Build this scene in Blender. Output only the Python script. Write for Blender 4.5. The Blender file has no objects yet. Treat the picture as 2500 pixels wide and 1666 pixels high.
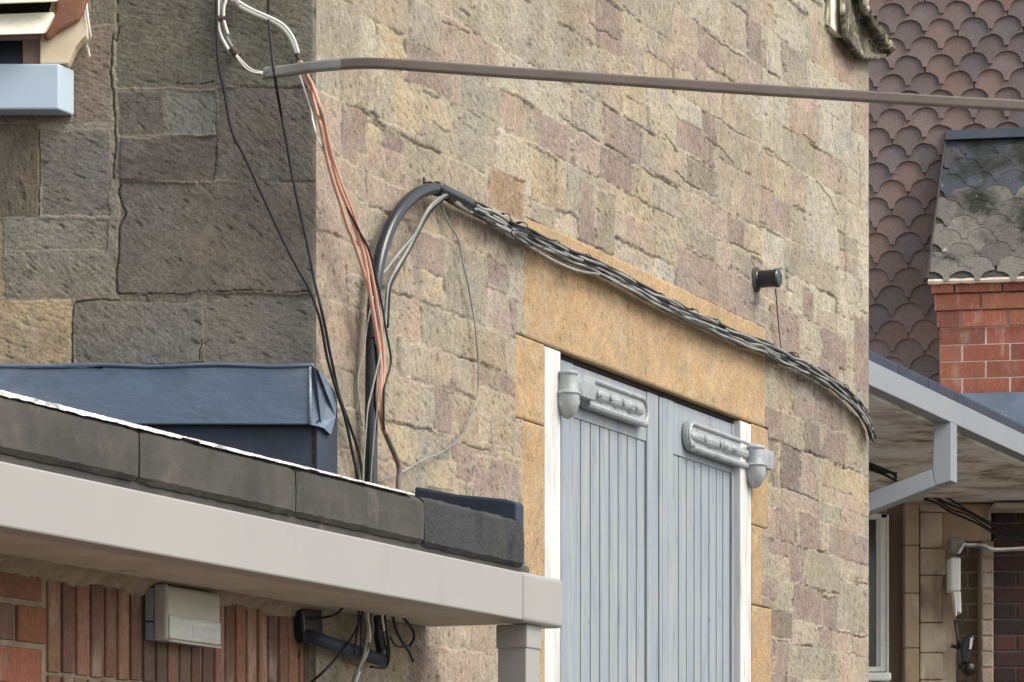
import bpy, bmesh, math, random
import numpy as np
from mathutils import Vector, Matrix

# ------------------------------------------------------------------ camera, sky, sun, exposure
scene = bpy.context.scene
FPX, CX, HY, CAMZ = 8000.0, 1250.0, 2140.0, 1.6
cam_data = bpy.data.cameras.new("camera")
cam = bpy.data.objects.new("camera", cam_data)
scene.collection.objects.link(cam)
cam.location = (0, 0, CAMZ)
cam.rotation_euler = (math.radians(90), 0, 0)
cam_data.sensor_width = 36.0
cam_data.lens = 36.0 * FPX / 2500.0
cam_data.shift_y = (HY - 833.0) / 2500.0
cam_data.clip_start, cam_data.clip_end = 0.1, 400.0
scene.camera = cam

SUN_EL, SUN_AZ = math.radians(47), math.radians(112)
world = bpy.data.worlds.new("World")
scene.world = world
world.use_nodes = True
wn = world.node_tree
bg = wn.nodes["Background"]
sky = wn.nodes.new("ShaderNodeTexSky")
sky.sky_type = 'NISHITA'
sky.sun_disc = False
sky.sun_elevation, sky.sun_rotation = SUN_EL, SUN_AZ
sky.air_density, sky.dust_density, sky.ozone_density = 1.0, 3.0, 0.8
veil = wn.nodes.new("ShaderNodeHueSaturation")              # thin high cloud: a paler, whiter sky
veil.inputs["Saturation"].default_value = 0.42
wn.links.new(sky.outputs[0], veil.inputs["Color"])
wn.links.new(veil.outputs[0], bg.inputs[0])
bg.inputs[1].default_value = 0.15
sun_data = bpy.data.lights.new("sun", 'SUN')
sun_data.energy, sun_data.angle, sun_data.color = 1.25, math.radians(32), (1.0, 0.945, 0.87)
sun = bpy.data.objects.new("sun", sun_data)
scene.collection.objects.link(sun)
to_sun = Vector((math.cos(SUN_EL) * math.sin(SUN_AZ), math.cos(SUN_EL) * math.cos(SUN_AZ), math.sin(SUN_EL)))
sun.rotation_euler = to_sun.to_track_quat('Z', 'Y').to_euler()
sun.location = (6, -4, 9)
vs = scene.view_settings
vs.view_transform, vs.look, vs.gamma, vs.exposure = 'Standard', 'None', 1.0, 0.76
vs.use_curve_mapping = False
random.seed(7)
C = scene.collection

# ------------------------------------------------------------------ places: the walls' planes
C0 = Vector((-0.5378, 9.0, 0))
D = Vector((0.4375, 1.0, 0)).normalized()          # along the long stone wall
N = Vector((D.y, -D.x, 0))                          # out of it
UP = Vector((0, 0, 1))

def UW(u, o, z):                                    # point by distance along / out of the long wall, z from eye level
    p = C0 + D * u + N * o
    return Vector((p.x, p.y, CAMZ + z))
def onplane(x, y, q, n, o=0.0):
    s = (x - CX) / FPX
    Y = (n.dot(q) + o) / (n.x * s + n.y)
    return Vector((s * Y, Y, CAMZ + (HY - y) / FPX * Y))
def M(x, y, o=0.0): return onplane(x, y, C0, N, o)
def Mu(x, y, o=0.0):
    p = M(x, y, o); return (p - C0).dot(D), p.z - CAMZ
NL = Vector((0, -1, 0))
def LW(x, y, o=0.0): return onplane(x, y, C0, NL, o)
def W(x, y, o): return LW(x, y, o) if x < 772 else M(x, y, o)
def PY(x, y, Y): return Vector(((x - CX) / FPX * Y, Y, CAMZ + (HY - y) / FPX * Y))
# gable house behind
QB = PY(2310, 500, 20.2)
E1 = Vector((0.9855, -0.1695, 0)); NB = Vector((-0.1695, -0.9855, 0))
def B(x, y, o=0.0): return onplane(x, y, Vector((QB.x, QB.y, 0)), NB, o)
E0 = PY(2120, 0, 15.0)
def EW(u, o, z):
    p = Vector((E0.x, E0.y, 0)) + D * u + N * o
    return Vector((p.x, p.y, CAMZ + z))

# ------------------------------------------------------------------ materials
def lin(c, k=1.0):
    return tuple(min(1.0, (((v / 255 + .055) / 1.055) ** 2.4 if v > 10 else v / 255 / 12.92) * k) for v in c)

def mat(name, c1, c2=None, scale=6, rough=.8, metal=0, bump=.15, bscale=80, spots=None, stretch=(1, 1, 1),
        k=1.0, attr=None, detail=6, spec=.4, rough2=None, bdist=.004):
    m = bpy.data.materials.new(name); m.use_nodes = True
    t = m.node_tree; nd, lk = t.nodes, t.links
    b = nd["Principled BSDF"]
    b.inputs["Roughness"].default_value = rough
    b.inputs["Metallic"].default_value = metal
    b.inputs["Specular IOR Level"].default_value = spec
    tc = nd.new("ShaderNodeTexCoord"); mp = nd.new("ShaderNodeMapping")
    mp.inputs["Scale"].default_value = stretch
    geo = nd.new("ShaderNodeNewGeometry")
    lk.new(geo.outputs["Position"], mp.inputs["Vector"])
    def noise(s, d=detail, r=.6):
        n = nd.new("ShaderNodeTexNoise"); n.inputs["Scale"].default_value = s
        n.inputs["Detail"].default_value = d; n.inputs["Roughness"].default_value = r
        lk.new(mp.outputs[0], n.inputs["Vector"]); return n
    def ramp(src, a, bb):
        r = nd.new("ShaderNodeMapRange"); r.inputs[1].default_value = a; r.inputs[2].default_value = bb
        r.clamp = True; lk.new(src, r.inputs[0]); return r.outputs[0]
    def mix(f, a, bcol, blend='MIX'):
        x = nd.new("ShaderNodeMix"); x.data_type = 'RGBA'; x.blend_type = blend
        if isinstance(f, float): x.inputs[0].default_value = f
        else: lk.new(f, x.inputs[0])
        for v, i in ((a, 6), (bcol, 7)):
            if isinstance(v, tuple): x.inputs[i].default_value = v + (1,)
            else: lk.new(v, x.inputs[i])
        return x.outputs[2]
    n1 = noise(scale)
    f1 = ramp(n1.outputs["Fac"], .32, .68)
    if attr:
        at = nd.new("ShaderNodeAttribute"); at.attribute_name = attr
        n3 = noise(scale * 9, 8, .7)
        f3 = ramp(n3.outputs["Fac"], .3, .7)
        col = mix(1.0, at.outputs["Color"], mix(f1, lin(c1, k), lin(c2, k)), 'MULTIPLY')
        col = mix(1.0, col, mix(f3, (.84, .84, .84), (1.1, 1.1, 1.1)), 'MULTIPLY')
        n4 = noise(150, 4, .7)
        col = mix(1.0, col, mix(ramp(n4.outputs["Fac"], .34, .62), (.70, .69, .68), (1.08, 1.08, 1.08)), 'MULTIPLY')
    else:
        col = mix(f1, lin(c1, k), lin(c2 or c1, k))
    for i, (sc, cs, lo, hi) in enumerate(spots or []):
        n2 = noise(cs, 8, .65)
        col = mix(ramp(n2.outputs["Fac"], lo, hi), col, lin(sc, k))
    lk.new(col, b.inputs["Base Color"])
    if rough2 is not None:
        rr = nd.new("ShaderNodeMapRange"); rr.inputs[3].default_value = rough; rr.inputs[4].default_value = rough2
        lk.new(f1, rr.inputs[0]); lk.new(rr.outputs[0], b.inputs["Roughness"])
    if bump:
        nb = noise(bscale, 6, .65)
        bp = nd.new("ShaderNodeBump"); bp.inputs["Strength"].default_value = bump
        bp.inputs["Distance"].default_value = bdist
        lk.new(nb.outputs["Fac"], bp.inputs["Height"]); lk.new(bp.outputs[0], b.inputs["Normal"])
    return m

m_stone = mat("weathered_sandstone", (243, 243, 243), (255, 255, 255), 5, .92, bump=.5, bscale=110, attr="Col", bdist=.006)
m_core = mat("plain_masonry", (150, 138, 120), (125, 115, 100), 3, .95)
m_yellow = mat("yellow_sandstone", (200, 168, 120), (214, 184, 134), 5, .9, bump=.35, bscale=60, k=.64, stretch=(1, 1, .4),
               spots=[((150, 122, 90), 3.5, .52, .8), ((225, 195, 140), 7, .62, .8), ((110, 85, 50), 30, .74, .8)])
m_white = mat("white_paint", (250, 250, 246), (240, 240, 235), 8, .55, bump=.3, bscale=50, k=.66, stretch=(3, 3, .5),
              spots=[((206, 202, 190), 6, .5, .7), ((176, 168, 150), 14, .62, .7), ((110, 100, 86), 26, .67, .71)])
m_shut = mat("blue_grey_paint", (168, 179, 190), (182, 191, 199), 5, .5, bump=.15, bscale=60, k=.62, stretch=(5, 5, .5),
             spots=[((196, 198, 190), 4, .46, .7), ((132, 142, 152), 7, .54, .78), ((206, 206, 200), 16, .66, .74), ((90, 92, 92), 16, .665, .71)])
m_hinge = mat("grey_painted_iron", (168, 172, 172), (150, 155, 156), 14, .45, metal=.1, bump=.5, bscale=38, k=.98,
              spots=[((112, 112, 108), 16, .56, .72), ((205, 207, 204), 24, .62, .72), ((128, 98, 76), 30, .70, .76)], spec=.6, bdist=.008)
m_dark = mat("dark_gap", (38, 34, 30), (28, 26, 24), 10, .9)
m_gutter = mat("grey_gutter_enamel", (212, 209, 201), (200, 199, 193), 1.0, .55, bump=.05, bscale=30, k=.53,
               spots=[((188, 184, 174), 5, .58, .8), ((160, 154, 142), 12, .70, .8), ((236, 232, 224), 10, .70, .78)], spec=.5, stretch=(1, 1, .4))
m_gutter2 = mat("pale_blue_grey_enamel", (190, 196, 201), (182, 189, 195), 2, .45, bump=.03, k=.52, spec=.5)
m_gutter3 = mat("skylit_grey_enamel", (186, 202, 214), (180, 196, 208), 2, .4, bump=.03, k=1.0, spec=.5)  # lighter, bluer copy of the grey enamel, sky light put into its colour
m_felt = mat("bitumen_felt", (88, 85, 78), (66, 66, 63), 7, .8, bump=.6, bscale=110,
             spots=[((84, 82, 56), 3, .54, .8), ((108, 100, 90), 8, .58, .74), ((40, 40, 40), 9, .64, .78), ((150, 148, 140), 26, .73, .8)], k=.85, spec=.3)
m_felt_blue = mat("blue_black_felt", (58, 68, 84), (45, 52, 64), 7, .6, bump=.3, bscale=50, k=.9,
                  spots=[((110, 120, 132), 18, .68, .8), ((190, 195, 198), 60, .76, .8)])
m_felt_end = mat("torn_black_felt", (62, 62, 62), (46, 48, 52), 5, .7, bump=.8, bscale=60, k=.9, spots=[((74, 74, 54), 5, .54, .74), ((28, 30, 34), 7, .56, .7), ((150, 152, 155), 34, .7, .76)], bdist=.01)
m_lead = mat("lead_sheet", (124, 136, 152), (58, 68, 80), 2.6, .42, metal=.3, bump=.45, bscale=7, k=1.0, rough2=.6, stretch=(1, 1, 1.8),
             spots=[((118, 138, 160), 2.6, .45, .9), ((66, 78, 92), 4, .5, .9), ((160, 170, 178), 7, .64, .78), ((205, 212, 216), 50, .74, .78)], spec=.5, bdist=.01)  # bluish sky sheen painted in as soft patches
m_fold = mat("pale_lead_edge", (170, 178, 184), (120, 130, 140), 30, .5, metal=.3, bump=.2)  # paler tone for the line along the fold
m_trim = mat("sky_bright_edge_trim", (240, 240, 235), (215, 215, 208), 30, .7, bump=.6, bscale=90, k=.95,
              spots=[((150, 152, 148), 22, .52, .62)], stretch=(1, .5, 1))  # sky reflection on the roof-edge trim, put into a white colour
m_black = mat("black_plastic_pipe", (36, 39, 46), (26, 28, 34), 8, .25, bump=.08, bscale=50, spec=.6, k=.9,
              spots=[((90, 94, 100), 14, .65, .85)])
m_blackwire = mat("black_cable_sheath", (45, 42, 40), (32, 30, 30), 20, .55, bump=.1)
m_greywire = mat("grey_cable_sheath", (160, 160, 154), (118, 118, 114), 9, .5, bump=.15, spots=[((80, 80, 76), 16, .6, .72)])
m_whitewire = mat("white_cable_sheath", (240, 238, 226), (225, 222, 205), 9, .45, bump=.05, spots=[((150, 145, 130), 24, .68, .78)])
m_orange = mat("faded_orange_sheath", (212, 168, 146), (196, 150, 128), 12, .55, bump=.15, spots=[((110, 70, 55), 22, .62, .78), ((225, 165, 140), 18, .66, .8)])
m_brown = mat("brown_cable_sheath", (136, 122, 112), (120, 107, 98), 6, .55, bump=.3, bscale=40, k=.9, spots=[((156, 142, 130), 9, .6, .75), ((205, 192, 180), 30, .73, .77)])
m_greysheath = mat("grey_painted_sheath", (165, 160, 150), (142, 138, 128), 10, .55, bump=.3, bscale=60, k=.9)
m_tape = mat("brown_tape", (92, 70, 60), (70, 56, 50), 20, .6, bump=.3)
m_brick = mat("weathered_brick", (238, 238, 238), (255, 255, 255), 14, .9, bump=.5, bscale=90, attr="Col", stretch=(1, 1, .35),
              spots=[((196, 176, 158), 14, .54, .8), ((92, 74, 64), 7, .54, .76)])
m_mortar = mat("old_mortar", (186, 170, 146), (150, 134, 114), 18, .95, bump=.8, bscale=70, k=.85, bdist=.008)
m_mortar_pale = mat("pale_mortar", (226, 208, 192), (200, 182, 166), 18, .95, bump=.5, bscale=70)
m_soffit = mat("weathered_soffit_board", (196, 188, 172), (176, 167, 150), 5, .85, bump=.3, bscale=40,
               spots=[((110, 98, 82), 7, .6, .78)])
m_soffit_dirty = mat("dirty_painted_soffit", (240, 236, 226), (222, 216, 204), 4, .85, bump=.4, bscale=20,
                     spots=[((150, 134, 114), 1.6, .5, .64), ((120, 106, 90), 4, .58, .66), ((64, 56, 48), 7, .64, .69)])
m_glasslens = mat("aged_prismatic_plastic", (206, 201, 186), (186, 181, 166), 8, .25, bump=.05, spec=.5, k=.9)
m_lowlens = mat("milky_lens", (204, 208, 194), (176, 178, 164), 9, .18, bump=.1, bscale=20, spec=.7, spots=[((150, 144, 126), 7, .6, .8)])
m_lamp_end = mat("grey_lamp_casing", (186, 184, 178), (160, 160, 158), 20, .5, bump=.2, spots=[((120, 112, 98), 30, .66, .76)])
m_lamp_blue = mat("blue_grey_casing", (150, 155, 165), (135, 140, 150), 12, .5)
m_cream = mat("cream_painted_timber", (240, 226, 196), (226, 204, 170), 7, .6, bump=.15, bscale=40, k=.95,
              spots=[((200, 165, 130), 6, .6, .8)])
m_creamboard = mat("flaking_cream_board", (240, 236, 216), (222, 216, 194), 10, .7, bump=.4, bscale=60, k=.95,
                   spots=[((180, 172, 145), 22, .58, .74)])
m_copper = mat("brown_sheet_flashing", (150, 105, 82), (122, 84, 66), 7, .5, metal=.15, bump=.4, bscale=12, bdist=.012,
               spots=[((195, 150, 122), 8, .62, .76)])
m_pinkboard = mat("pinkish_board", (165, 140, 128), (150, 126, 116), 8, .7, bump=.2)
m_bluewin = mat("dark_blue_void", (38, 44, 62), (32, 36, 50), 6, .3)
m_tile = mat("clay_scale_tile", (236, 236, 236), (255, 255, 255), 6, .8, bump=.25, bscale=70, attr="Col")
m_bayroof = mat("mossy_scale_tile", (235, 235, 235), (255, 255, 255), 5, .85, bump=.6, bscale=40, attr="Col",
                spots=[((44, 46, 38), 2.6, .48, .58), ((196, 194, 184), 10, .64, .70), ((60, 62, 60), 16, .6, .7)], bdist=.012)
m_bay_blue = mat("lead_top_flashing", (76, 82, 90), (60, 66, 74), 5, .5, metal=.3, bump=.3, bscale=20, spots=[((150, 155, 160), 30, .68, .76)])
m_ashlar = mat("tan_ashlar", (200, 176, 148), (176, 154, 130), 3, .9, bump=.5, bscale=30, spots=[((216, 204, 184), 3.5, .54, .68), ((124, 108, 94), 5, .58, .72)], stretch=(1, 1, .5))
m_ashlar_pale = mat("pale_ashlar", (214, 200, 176), (190, 172, 150), 3.5, .9, bump=.6, bscale=30, spots=[((150, 128, 112), 3.5, .5, .66), ((232, 224, 206), 6, .6, .7)], stretch=(1, 1, .5))
m_render = mat("brown_render", (140, 120, 106), (124, 106, 94), 4, .9, bump=.3)
m_upvc = mat("white_window_frame", (250, 250, 244), (240, 240, 234), 8, .5, spots=[((165, 162, 152), 20, .65, .78)])
m_pane = mat("dull_window_glass", (74, 78, 74), (60, 64, 62), 2, .12, bump=0, spec=.6)
m_darkbrick = mat("soot_dark_brick", (238, 238, 238), (255, 255, 255), 14, .9, bump=.5, bscale=90, attr="Col")
m_soot = mat("sooty_mortar", (104, 94, 88), (84, 76, 72), 10, .95, bump=.5)
m_pave = mat("grey_paving", (112, 109, 104), (98, 95, 91), 1.5, .9, bump=.3, bscale=20)
m_kneeler = mat("lichened_coping_stone", (178, 172, 140), (140, 136, 112), 5, .92, bump=.6, bscale=50, bdist=.01,
                spots=[((232, 226, 196), 6, .58, .7), ((82, 78, 66), 5, .58, .72), ((165, 130, 80), 9, .66, .76)])
m_hollow = mat("shaded_mossy_stone", (118, 112, 92), (90, 86, 70), 6, .95, bump=.6, bscale=45, bdist=.01, stretch=(1, 1, .6),
               spots=[((58, 56, 46), 6, .44, .62), ((206, 200, 176), 9, .55, .66), ((150, 122, 70), 6, .66, .78)])  # shade of the hollow put into the colour, with moss and lichen
m_blackbox = mat("black_lamp_body", (26, 27, 30), (20, 20, 22), 10, .4, spec=.5)
m_lens = mat("pale_lamp_glass", (210, 210, 205), (190, 190, 186), 10, .2)

# ------------------------------------------------------------------ mesh helpers
class MB:
    def __init__(s): s.v, s.f, s.c = [], [], []
    def add(s, vs_, fs, col=None):
        n = len(s.v); s.v += [tuple(p) for p in vs_]
        s.f += [tuple(i + n for i in f) for f in fs]
        if col is not None: s.c += [col] * len(vs_)
        return s
    def prism(s, poly, vec, col=None):
        n = len(poly); vec = Vector(vec)
        a = [Vector(p) for p in poly]; b = [p + vec for p in a]
        fs = [tuple(range(n))[::-1], tuple(range(n, 2 * n))]
        fs += [(i, (i + 1) % n, n + (i + 1) % n, n + i) for i in range(n)]
        return s.add(a + b, fs, col)
    def boxf(s, fn, a0, a1, b0, b1, c0, c1, col=None):      # fn(a, b, c) -> point
        p = [fn(a0, b0, c0), fn(a1, b0, c0), fn(a1, b1, c0), fn(a0, b1, c0)]
        q = [fn(a0, b0, c1), fn(a1, b0, c1), fn(a1, b1, c1), fn(a0, b1, c1)]
        return s.add(p + q, [(3, 2, 1, 0), (4, 5, 6, 7), (0, 1, 5, 4), (1, 2, 6, 5), (2, 3, 7, 6), (3, 0, 4, 7)], col)
    def tube(s, pts, r, seg=8, ph=0.0):
        pts = [Vector(p) for p in pts]; n = len(pts)
        rr = r if isinstance(r, (list, tuple)) else [r] * n
        t0 = (pts[1] - pts[0]).normalized()
        ref = Vector((0, 0, 1)) if abs(t0.z) < .9 else Vector((1, 0, 0))
        x = t0.cross(ref).normalized(); ring = []
        for i in range(n):
            t = (pts[min(i + 1, n - 1)] - pts[max(i - 1, 0)]).normalized()
            x = (x - t * x.dot(t)).normalized(); y = t.cross(x)
            ring += [pts[i] + (x * math.cos(2 * math.pi * k / seg + ph) + y * math.sin(2 * math.pi * k / seg + ph)) * rr[i] for k in range(seg)]
        fs = [(i * seg + k, i * seg + (k + 1) % seg, (i + 1) * seg + (k + 1) % seg, (i + 1) * seg + k) for i in range(n - 1) for k in range(seg)]
        fs += [tuple(range(seg))[::-1], tuple(range((n - 1) * seg, n * seg))]
        return s.add(ring, fs)
    def lathe(s, base, axis, prof, seg=20):                  # prof: (r, h) along axis
        axis = Vector(axis).normalized()
        ref = Vector((0, 0, 1)) if abs(axis.z) < .9 else Vector((1, 0, 0))
        x = axis.cross(ref).normalized(); y = axis.cross(x); vs_ = []
        for r, h in prof:
            vs_ += [Vector(base) + axis * h + (x * math.cos(2 * math.pi * k / seg) + y * math.sin(2 * math.pi * k / seg)) * max(r, 1e-4) for k in range(seg)]
        n = len(prof)
        fs = [(i * seg + k, i * seg + (k + 1) % seg, (i + 1) * seg + (k + 1) % seg, (i + 1) * seg + k) for i in range(n - 1) for k in range(seg)]
        fs += [tuple(range(seg))[::-1], tuple(range((n - 1) * seg, n * seg))]
        return s.add(vs_, fs)
    def obj(s, name, m, parent=None, bevel=0, smooth=False, label=None, cat=None, group=None, kind=None, segs=2):
        me = bpy.data.meshes.new(name)
        me.from_pydata(s.v, [], s.f); me.update()
        if s.c:
            a = me.color_attributes.new("Col", 'FLOAT_COLOR', 'POINT')
            a.data.foreach_set("color", np.array([tuple(c) + (1,) for c in s.c], dtype=np.float32).ravel())
        bm = bmesh.new(); bm.from_mesh(me); bmesh.ops.recalc_face_normals(bm, faces=bm.faces); bm.to_mesh(me); bm.free()
        me.materials.append(m)
        if smooth:
            me.polygons.foreach_set("use_smooth", [True] * len(me.polygons))
        o = bpy.data.objects.new(name, me); C.objects.link(o)
        if bevel:
            b = o.modifiers.new("bevel", 'BEVEL'); b.width = bevel; b.segments = segs; b.limit_method = 'ANGLE'; b.angle_limit = math.radians(35)
        if parent: o.parent = parent
        tag(o, label, cat, group, kind)
        return o

def tag(o, label=None, cat=None, group=None, kind=None):
    if label: o["label"] = label
    if cat: o["category"] = cat
    if group: o["group"] = group
    if kind: o["kind"] = kind
    return o

def thing(name, label, cat, group=None):
    o = bpy.data.objects.new(name, None); C.objects.link(o); o.empty_display_size = .2
    return tag(o, label, cat, group)

def smoothpath(pts, n=6):
    pts = [Vector(p) for p in pts]
    e = [pts[0] * 2 - pts[1]] + pts + [pts[-1] * 2 - pts[-2]]
    out = []
    for i in range(1, len(e) - 2):
        a, b, c, d = e[i - 1:i + 3]
        for k in range(n):
            t = k / n
            out.append(.5 * ((2 * b) + (c - a) * t + (2 * a - 5 * b + 4 * c - d) * t * t + (3 * b - a - 3 * c + d) * t ** 3))
    return out + [pts[-1]]

def cable(name, pts, r, m, label, cat="cable", group=None, n=6, seg=8):
    return MB().tube(smoothpath(pts, n), r, seg).obj(name, m, smooth=True, label=label, cat=cat, group=group)

# ------------------------------------------------------------------ noise fields and stone walls (dense relief meshes)
def field(shape, cell, lmin, lmax, seed, ax=1.0, az=1.0, th=0.0, beta=1.0):
    rng = np.random.default_rng(seed)
    nz, nu = shape
    F = np.fft.rfft2(rng.standard_normal(shape))
    kz = np.fft.fftfreq(nz, cell[1])[:, None]; ku = np.fft.rfftfreq(nu, cell[0])[None, :]
    k1 = (ku * math.cos(th) + kz * math.sin(th)) * ax
    k2 = (-ku * math.sin(th) + kz * math.cos(th)) * az
    k = np.sqrt(k1 ** 2 + k2 ** 2) + 1e-9
    A = np.where((k > 1 / lmax) & (k < 1 / lmin), k ** (-beta), 0)
    f = np.fft.irfft2(F * A, s=shape)
    return f / (f.std() + 1e-12)

def sstep(x, a, b):
    t = np.clip((x - a) / (b - a), 0, 1); return t * t * (3 - 2 * t)

def stone_wall(name, fn, u0, u1, z0, z1, du, dz, rects, mortar, parent, seed, jw=.009, jdepth=.008, rough=1.0, hole=None, sink=(), cracks=(), pin_u0=False, pin_u1=False, warp=.006, strokes=(-.5, -.9), jlo=.55, sat=.5, keep=.62, tint=(1, 1, 1), ju=.8, flat=False, dk=1.0):
    """rects: (u0,u1,z0,z1,colour) painted in order; fn(u, o, z) -> point arrays"""
    nu, nz = int(round((u1 - u0) / du)) + 1, int(round((z1 - z0) / dz)) + 1
    u = np.linspace(u0, u1, nu); z = np.linspace(z0, z1, nz)
    U, Z = np.meshgrid(u, z); sh = U.shape; cell = (du, dz)
    wu = field(sh, cell, .03, .5, seed + 1, beta=1.5) * warp; wz = field(sh, cell, .03, .5, seed + 2, beta=1.5) * warp * .8
    Uw, Zw = U + wu, Z + wz
    ids = np.zeros(sh, np.int32); cols = [mortar]; tone = [1.0]
    rng = np.random.default_rng(seed + 3)
    for k, (a, b, c, d, col) in enumerate(rects):
        ids[(Uw >= a) & (Uw < b) & (Zw >= c) & (Zw < d)] = k + 1
        cols.append(col)
    cols = np.array(cols, np.float64); K_ = len(cols)
    cols = cols * sat + cols.mean(1, keepdims=True) * (1 - sat) * np.array([1.10, 1.0, .84])
    if K_ > 3: cols = cols * keep + cols[1:].mean(0) * (1 - keep)
    cols = cols * np.array(tint)
    R = 5; dist = np.full(sh, R * max(cell))
    for i in range(-R, R + 1):
        for j in range(-R, R + 1):
            if (i or j):
                dd = math.hypot(i * dz, j * du * ju)
                if dd < R * max(cell):
                    s = np.roll(np.roll(ids, i, 0), j, 1) != ids
                    dist = np.where(s & (dd < dist), dd, dist)
    K = len(cols)
    off = rng.normal(0, .0022, K) * rough; off[0] = -.004
    tu, tz_ = rng.normal(0, .012, K), rng.normal(0, .012, K)
    cu = np.array([0] + [(r[0] + r[1]) / 2 for r in rects]); cz = np.array([0] + [(r[2] + r[3]) / 2 for r in rects])
    jn = field(sh, cell, .05, .35, seed + 4, beta=1.0)
    jopen = sstep(jn, jlo, jlo + 1.3)                              # where the pointing has fallen out
    joint = 1 - sstep(dist, jw * .3, jw * 1.25)
    if flat: off *= 0; tu *= 0; tz_ *= 0
    h = off[ids] + np.clip((U - cu[ids]) * tu[ids] + (Z - cz[ids]) * tz_[ids], -.008, .008) * (ids > 0)
    sA = field(sh, cell, .010, .05, seed + 5, ax=3.6, az=.8, th=strokes[0], beta=.5)
    sB = field(sh, cell, .010, .05, seed + 6, ax=3.6, az=.8, th=strokes[1], beta=.5)
    pick3 = rng.random(K)[ids]; pick = pick3 < .5
    sC = field(sh, cell, .010, .06, seed + 16, ax=3.2, az=.8, th=strokes[2] if len(strokes) > 2 else -1.35, beta=.6)
    st = np.where(pick, sA, np.where(pick3 < .8, sB, sC))
    big = field(sh, cell, .06, .4, seed + 7, beta=1.6)
    fine = field(sh, cell, .006, .03, seed + 8, beta=.4)
    amp = rng.uniform(.5, 1.25, K)[ids]
    pit = sstep(-(st + .5 * fine), 1.9, 2.8)
    h += rough * (amp * (.0006 * st + .0004 * fine) + .0009 * big - .0022 * pit)
    h -= joint * (.0008 + jdepth * jopen)
    cr = np.zeros(sh)
    for (pts, wdt) in cracks:
        for (a, b) in zip(pts[:-1], pts[1:]):
            ab = np.array(b) - np.array(a); L2 = (ab ** 2).sum()
            t = np.clip(((Uw - a[0]) * ab[0] + (Zw - a[1]) * ab[1]) / L2, 0, 1)
            dd = np.hypot(Uw - a[0] - t * ab[0] + .003 * fine * 0, Zw - a[1] - t * ab[1])
            cr = np.maximum(cr, 1 - sstep(dd, wdt * .4, wdt))
    h -= cr * .007
    for (a, b, c, d) in sink:
        h = np.where((U > a) & (U < b) & (Z > c) & (Z < d), -.04, h)
    if pin_u0: h *= sstep(U - u0, 0, .012)
    if pin_u1: h *= sstep(u1 - U, 0, .012)
    # stone colour, with the shading of tool strokes and pits painted in
    mott = field(sh, cell, .02, .6, seed + 9, beta=1.2); mott2 = field(sh, cell, .05, .9, seed + 10, beta=1.4)
    col = cols[ids]
    col = col * np.clip(1 + .06 * mott + .05 * fine + .085 * st * dk, .5, 1.5)[..., None]
    col = col * (1 + np.stack([.022 * mott2, .004 * mott2, -.026 * mott2], -1))
    lich = sstep(field(sh, cell, .02, .25, seed + 11, beta=1.1), 1.1, 2.2)[..., None] * .45
    col = col * (1 - lich) + np.array([1.05, 1.0, .72]) * cols[1:].mean() * 1.25 * lich
    ochre = sstep(field(sh, cell, .05, .5, seed + 12, beta=1.3), .9, 2.2)[..., None] * .13
    col = col * (1 - ochre) + col * np.array([1.12, 1.0, .72]) * ochre
    mj = (joint * (1 - jopen) * .5)[..., None]
    col = col * (1 - mj) + np.array(mortar) * mj
    dj = np.maximum(np.clip(joint * jopen, 0, 1) * .5, cr * .72)[..., None]
    col = col * (1 - dj) + np.array(mortar) * .18 * dj
    col = col * (1 - .45 * pit[..., None])
    dA = field(sh, cell, .006, .026, seed + 13, ax=2.8, az=.9, th=strokes[0] - .15, beta=.2)
    dB = field(sh, cell, .006, .026, seed + 14, ax=2.8, az=.9, th=strokes[1] - .1, beta=.2)
    patchy = .55 + .45 * sstep(field(sh, cell, .06, .5, seed + 15, beta=1.2), -1, 1)
    dvar = dk * rng.uniform(.35, 1.15, K)[ids]; patchy = patchy * dvar
    dash = sstep(-np.where(pick, dA, dB), 1.25, 2.1) * patchy; lit = sstep(np.where(pick, dA, dB), 1.5, 2.4) * patchy
    h = h - dash * .0014 + lit * .0007
    col = col * (1 - .42 * dash[..., None]) * (1 + .14 * lit[..., None])
    fleck = (sstep(fine + .5 * sC, 3.3, 3.9) * .75)[..., None]      # bird lime and bruised spots
    col = col * (1 - fleck) + np.array(lin((214, 208, 192), .8)) * fleck * min(1.0, cols[1:].mean() * 3.2)
    P = fn(U, h, Z)
    V = np.stack(P, -1).reshape(-1, 3).astype(np.float32)
    idx = np.arange(nu * nz).reshape(nz, nu)
    q = np.stack([idx[:-1, :-1], idx[:-1, 1:], idx[1:, 1:], idx[1:, :-1]], -1)
    if hole:
        uc, zc = (U[:-1, :-1] + du / 2), (Z[:-1, :-1] + dz / 2)
        q = q[~((uc > hole[0]) & (uc < hole[1]) & (zc < hole[2]))]
    q = q.reshape(-1, 4); nf = len(q)
    me = bpy.data.meshes.new(name)
    me.vertices.add(len(V)); me.vertices.foreach_set("co", V.ravel())
    me.loops.add(nf * 4); me.loops.foreach_set("vertex_index", q.ravel().astype(np.int32))
    me.polygons.add(nf); me.polygons.foreach_set("loop_start", np.arange(0, nf * 4, 4, dtype=np.int32))
    me.polygons.foreach_set("use_smooth", np.ones(nf, bool))
    me.update(calc_edges=True)
    a = me.color_attributes.new("Col", 'FLOAT_COLOR', 'POINT')
    a.data.foreach_set("color", np.concatenate([np.clip(col, .01, 1).reshape(-1, 3), np.ones((nu * nz, 1))], 1).astype(np.float32).ravel())
    me.materials.append(m_stone)
    o = bpy.data.objects.new(name, me); C.objects.link(o); o.parent = parent
    return o

# ------------------------------------------------------------------ ground
MB().add([(-60, -30, 0), (60, -30, 0), (60, 90, 0), (-60, 90, 0)], [(0, 1, 2, 3)]).obj("ground", m_pave, kind="structure")

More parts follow.
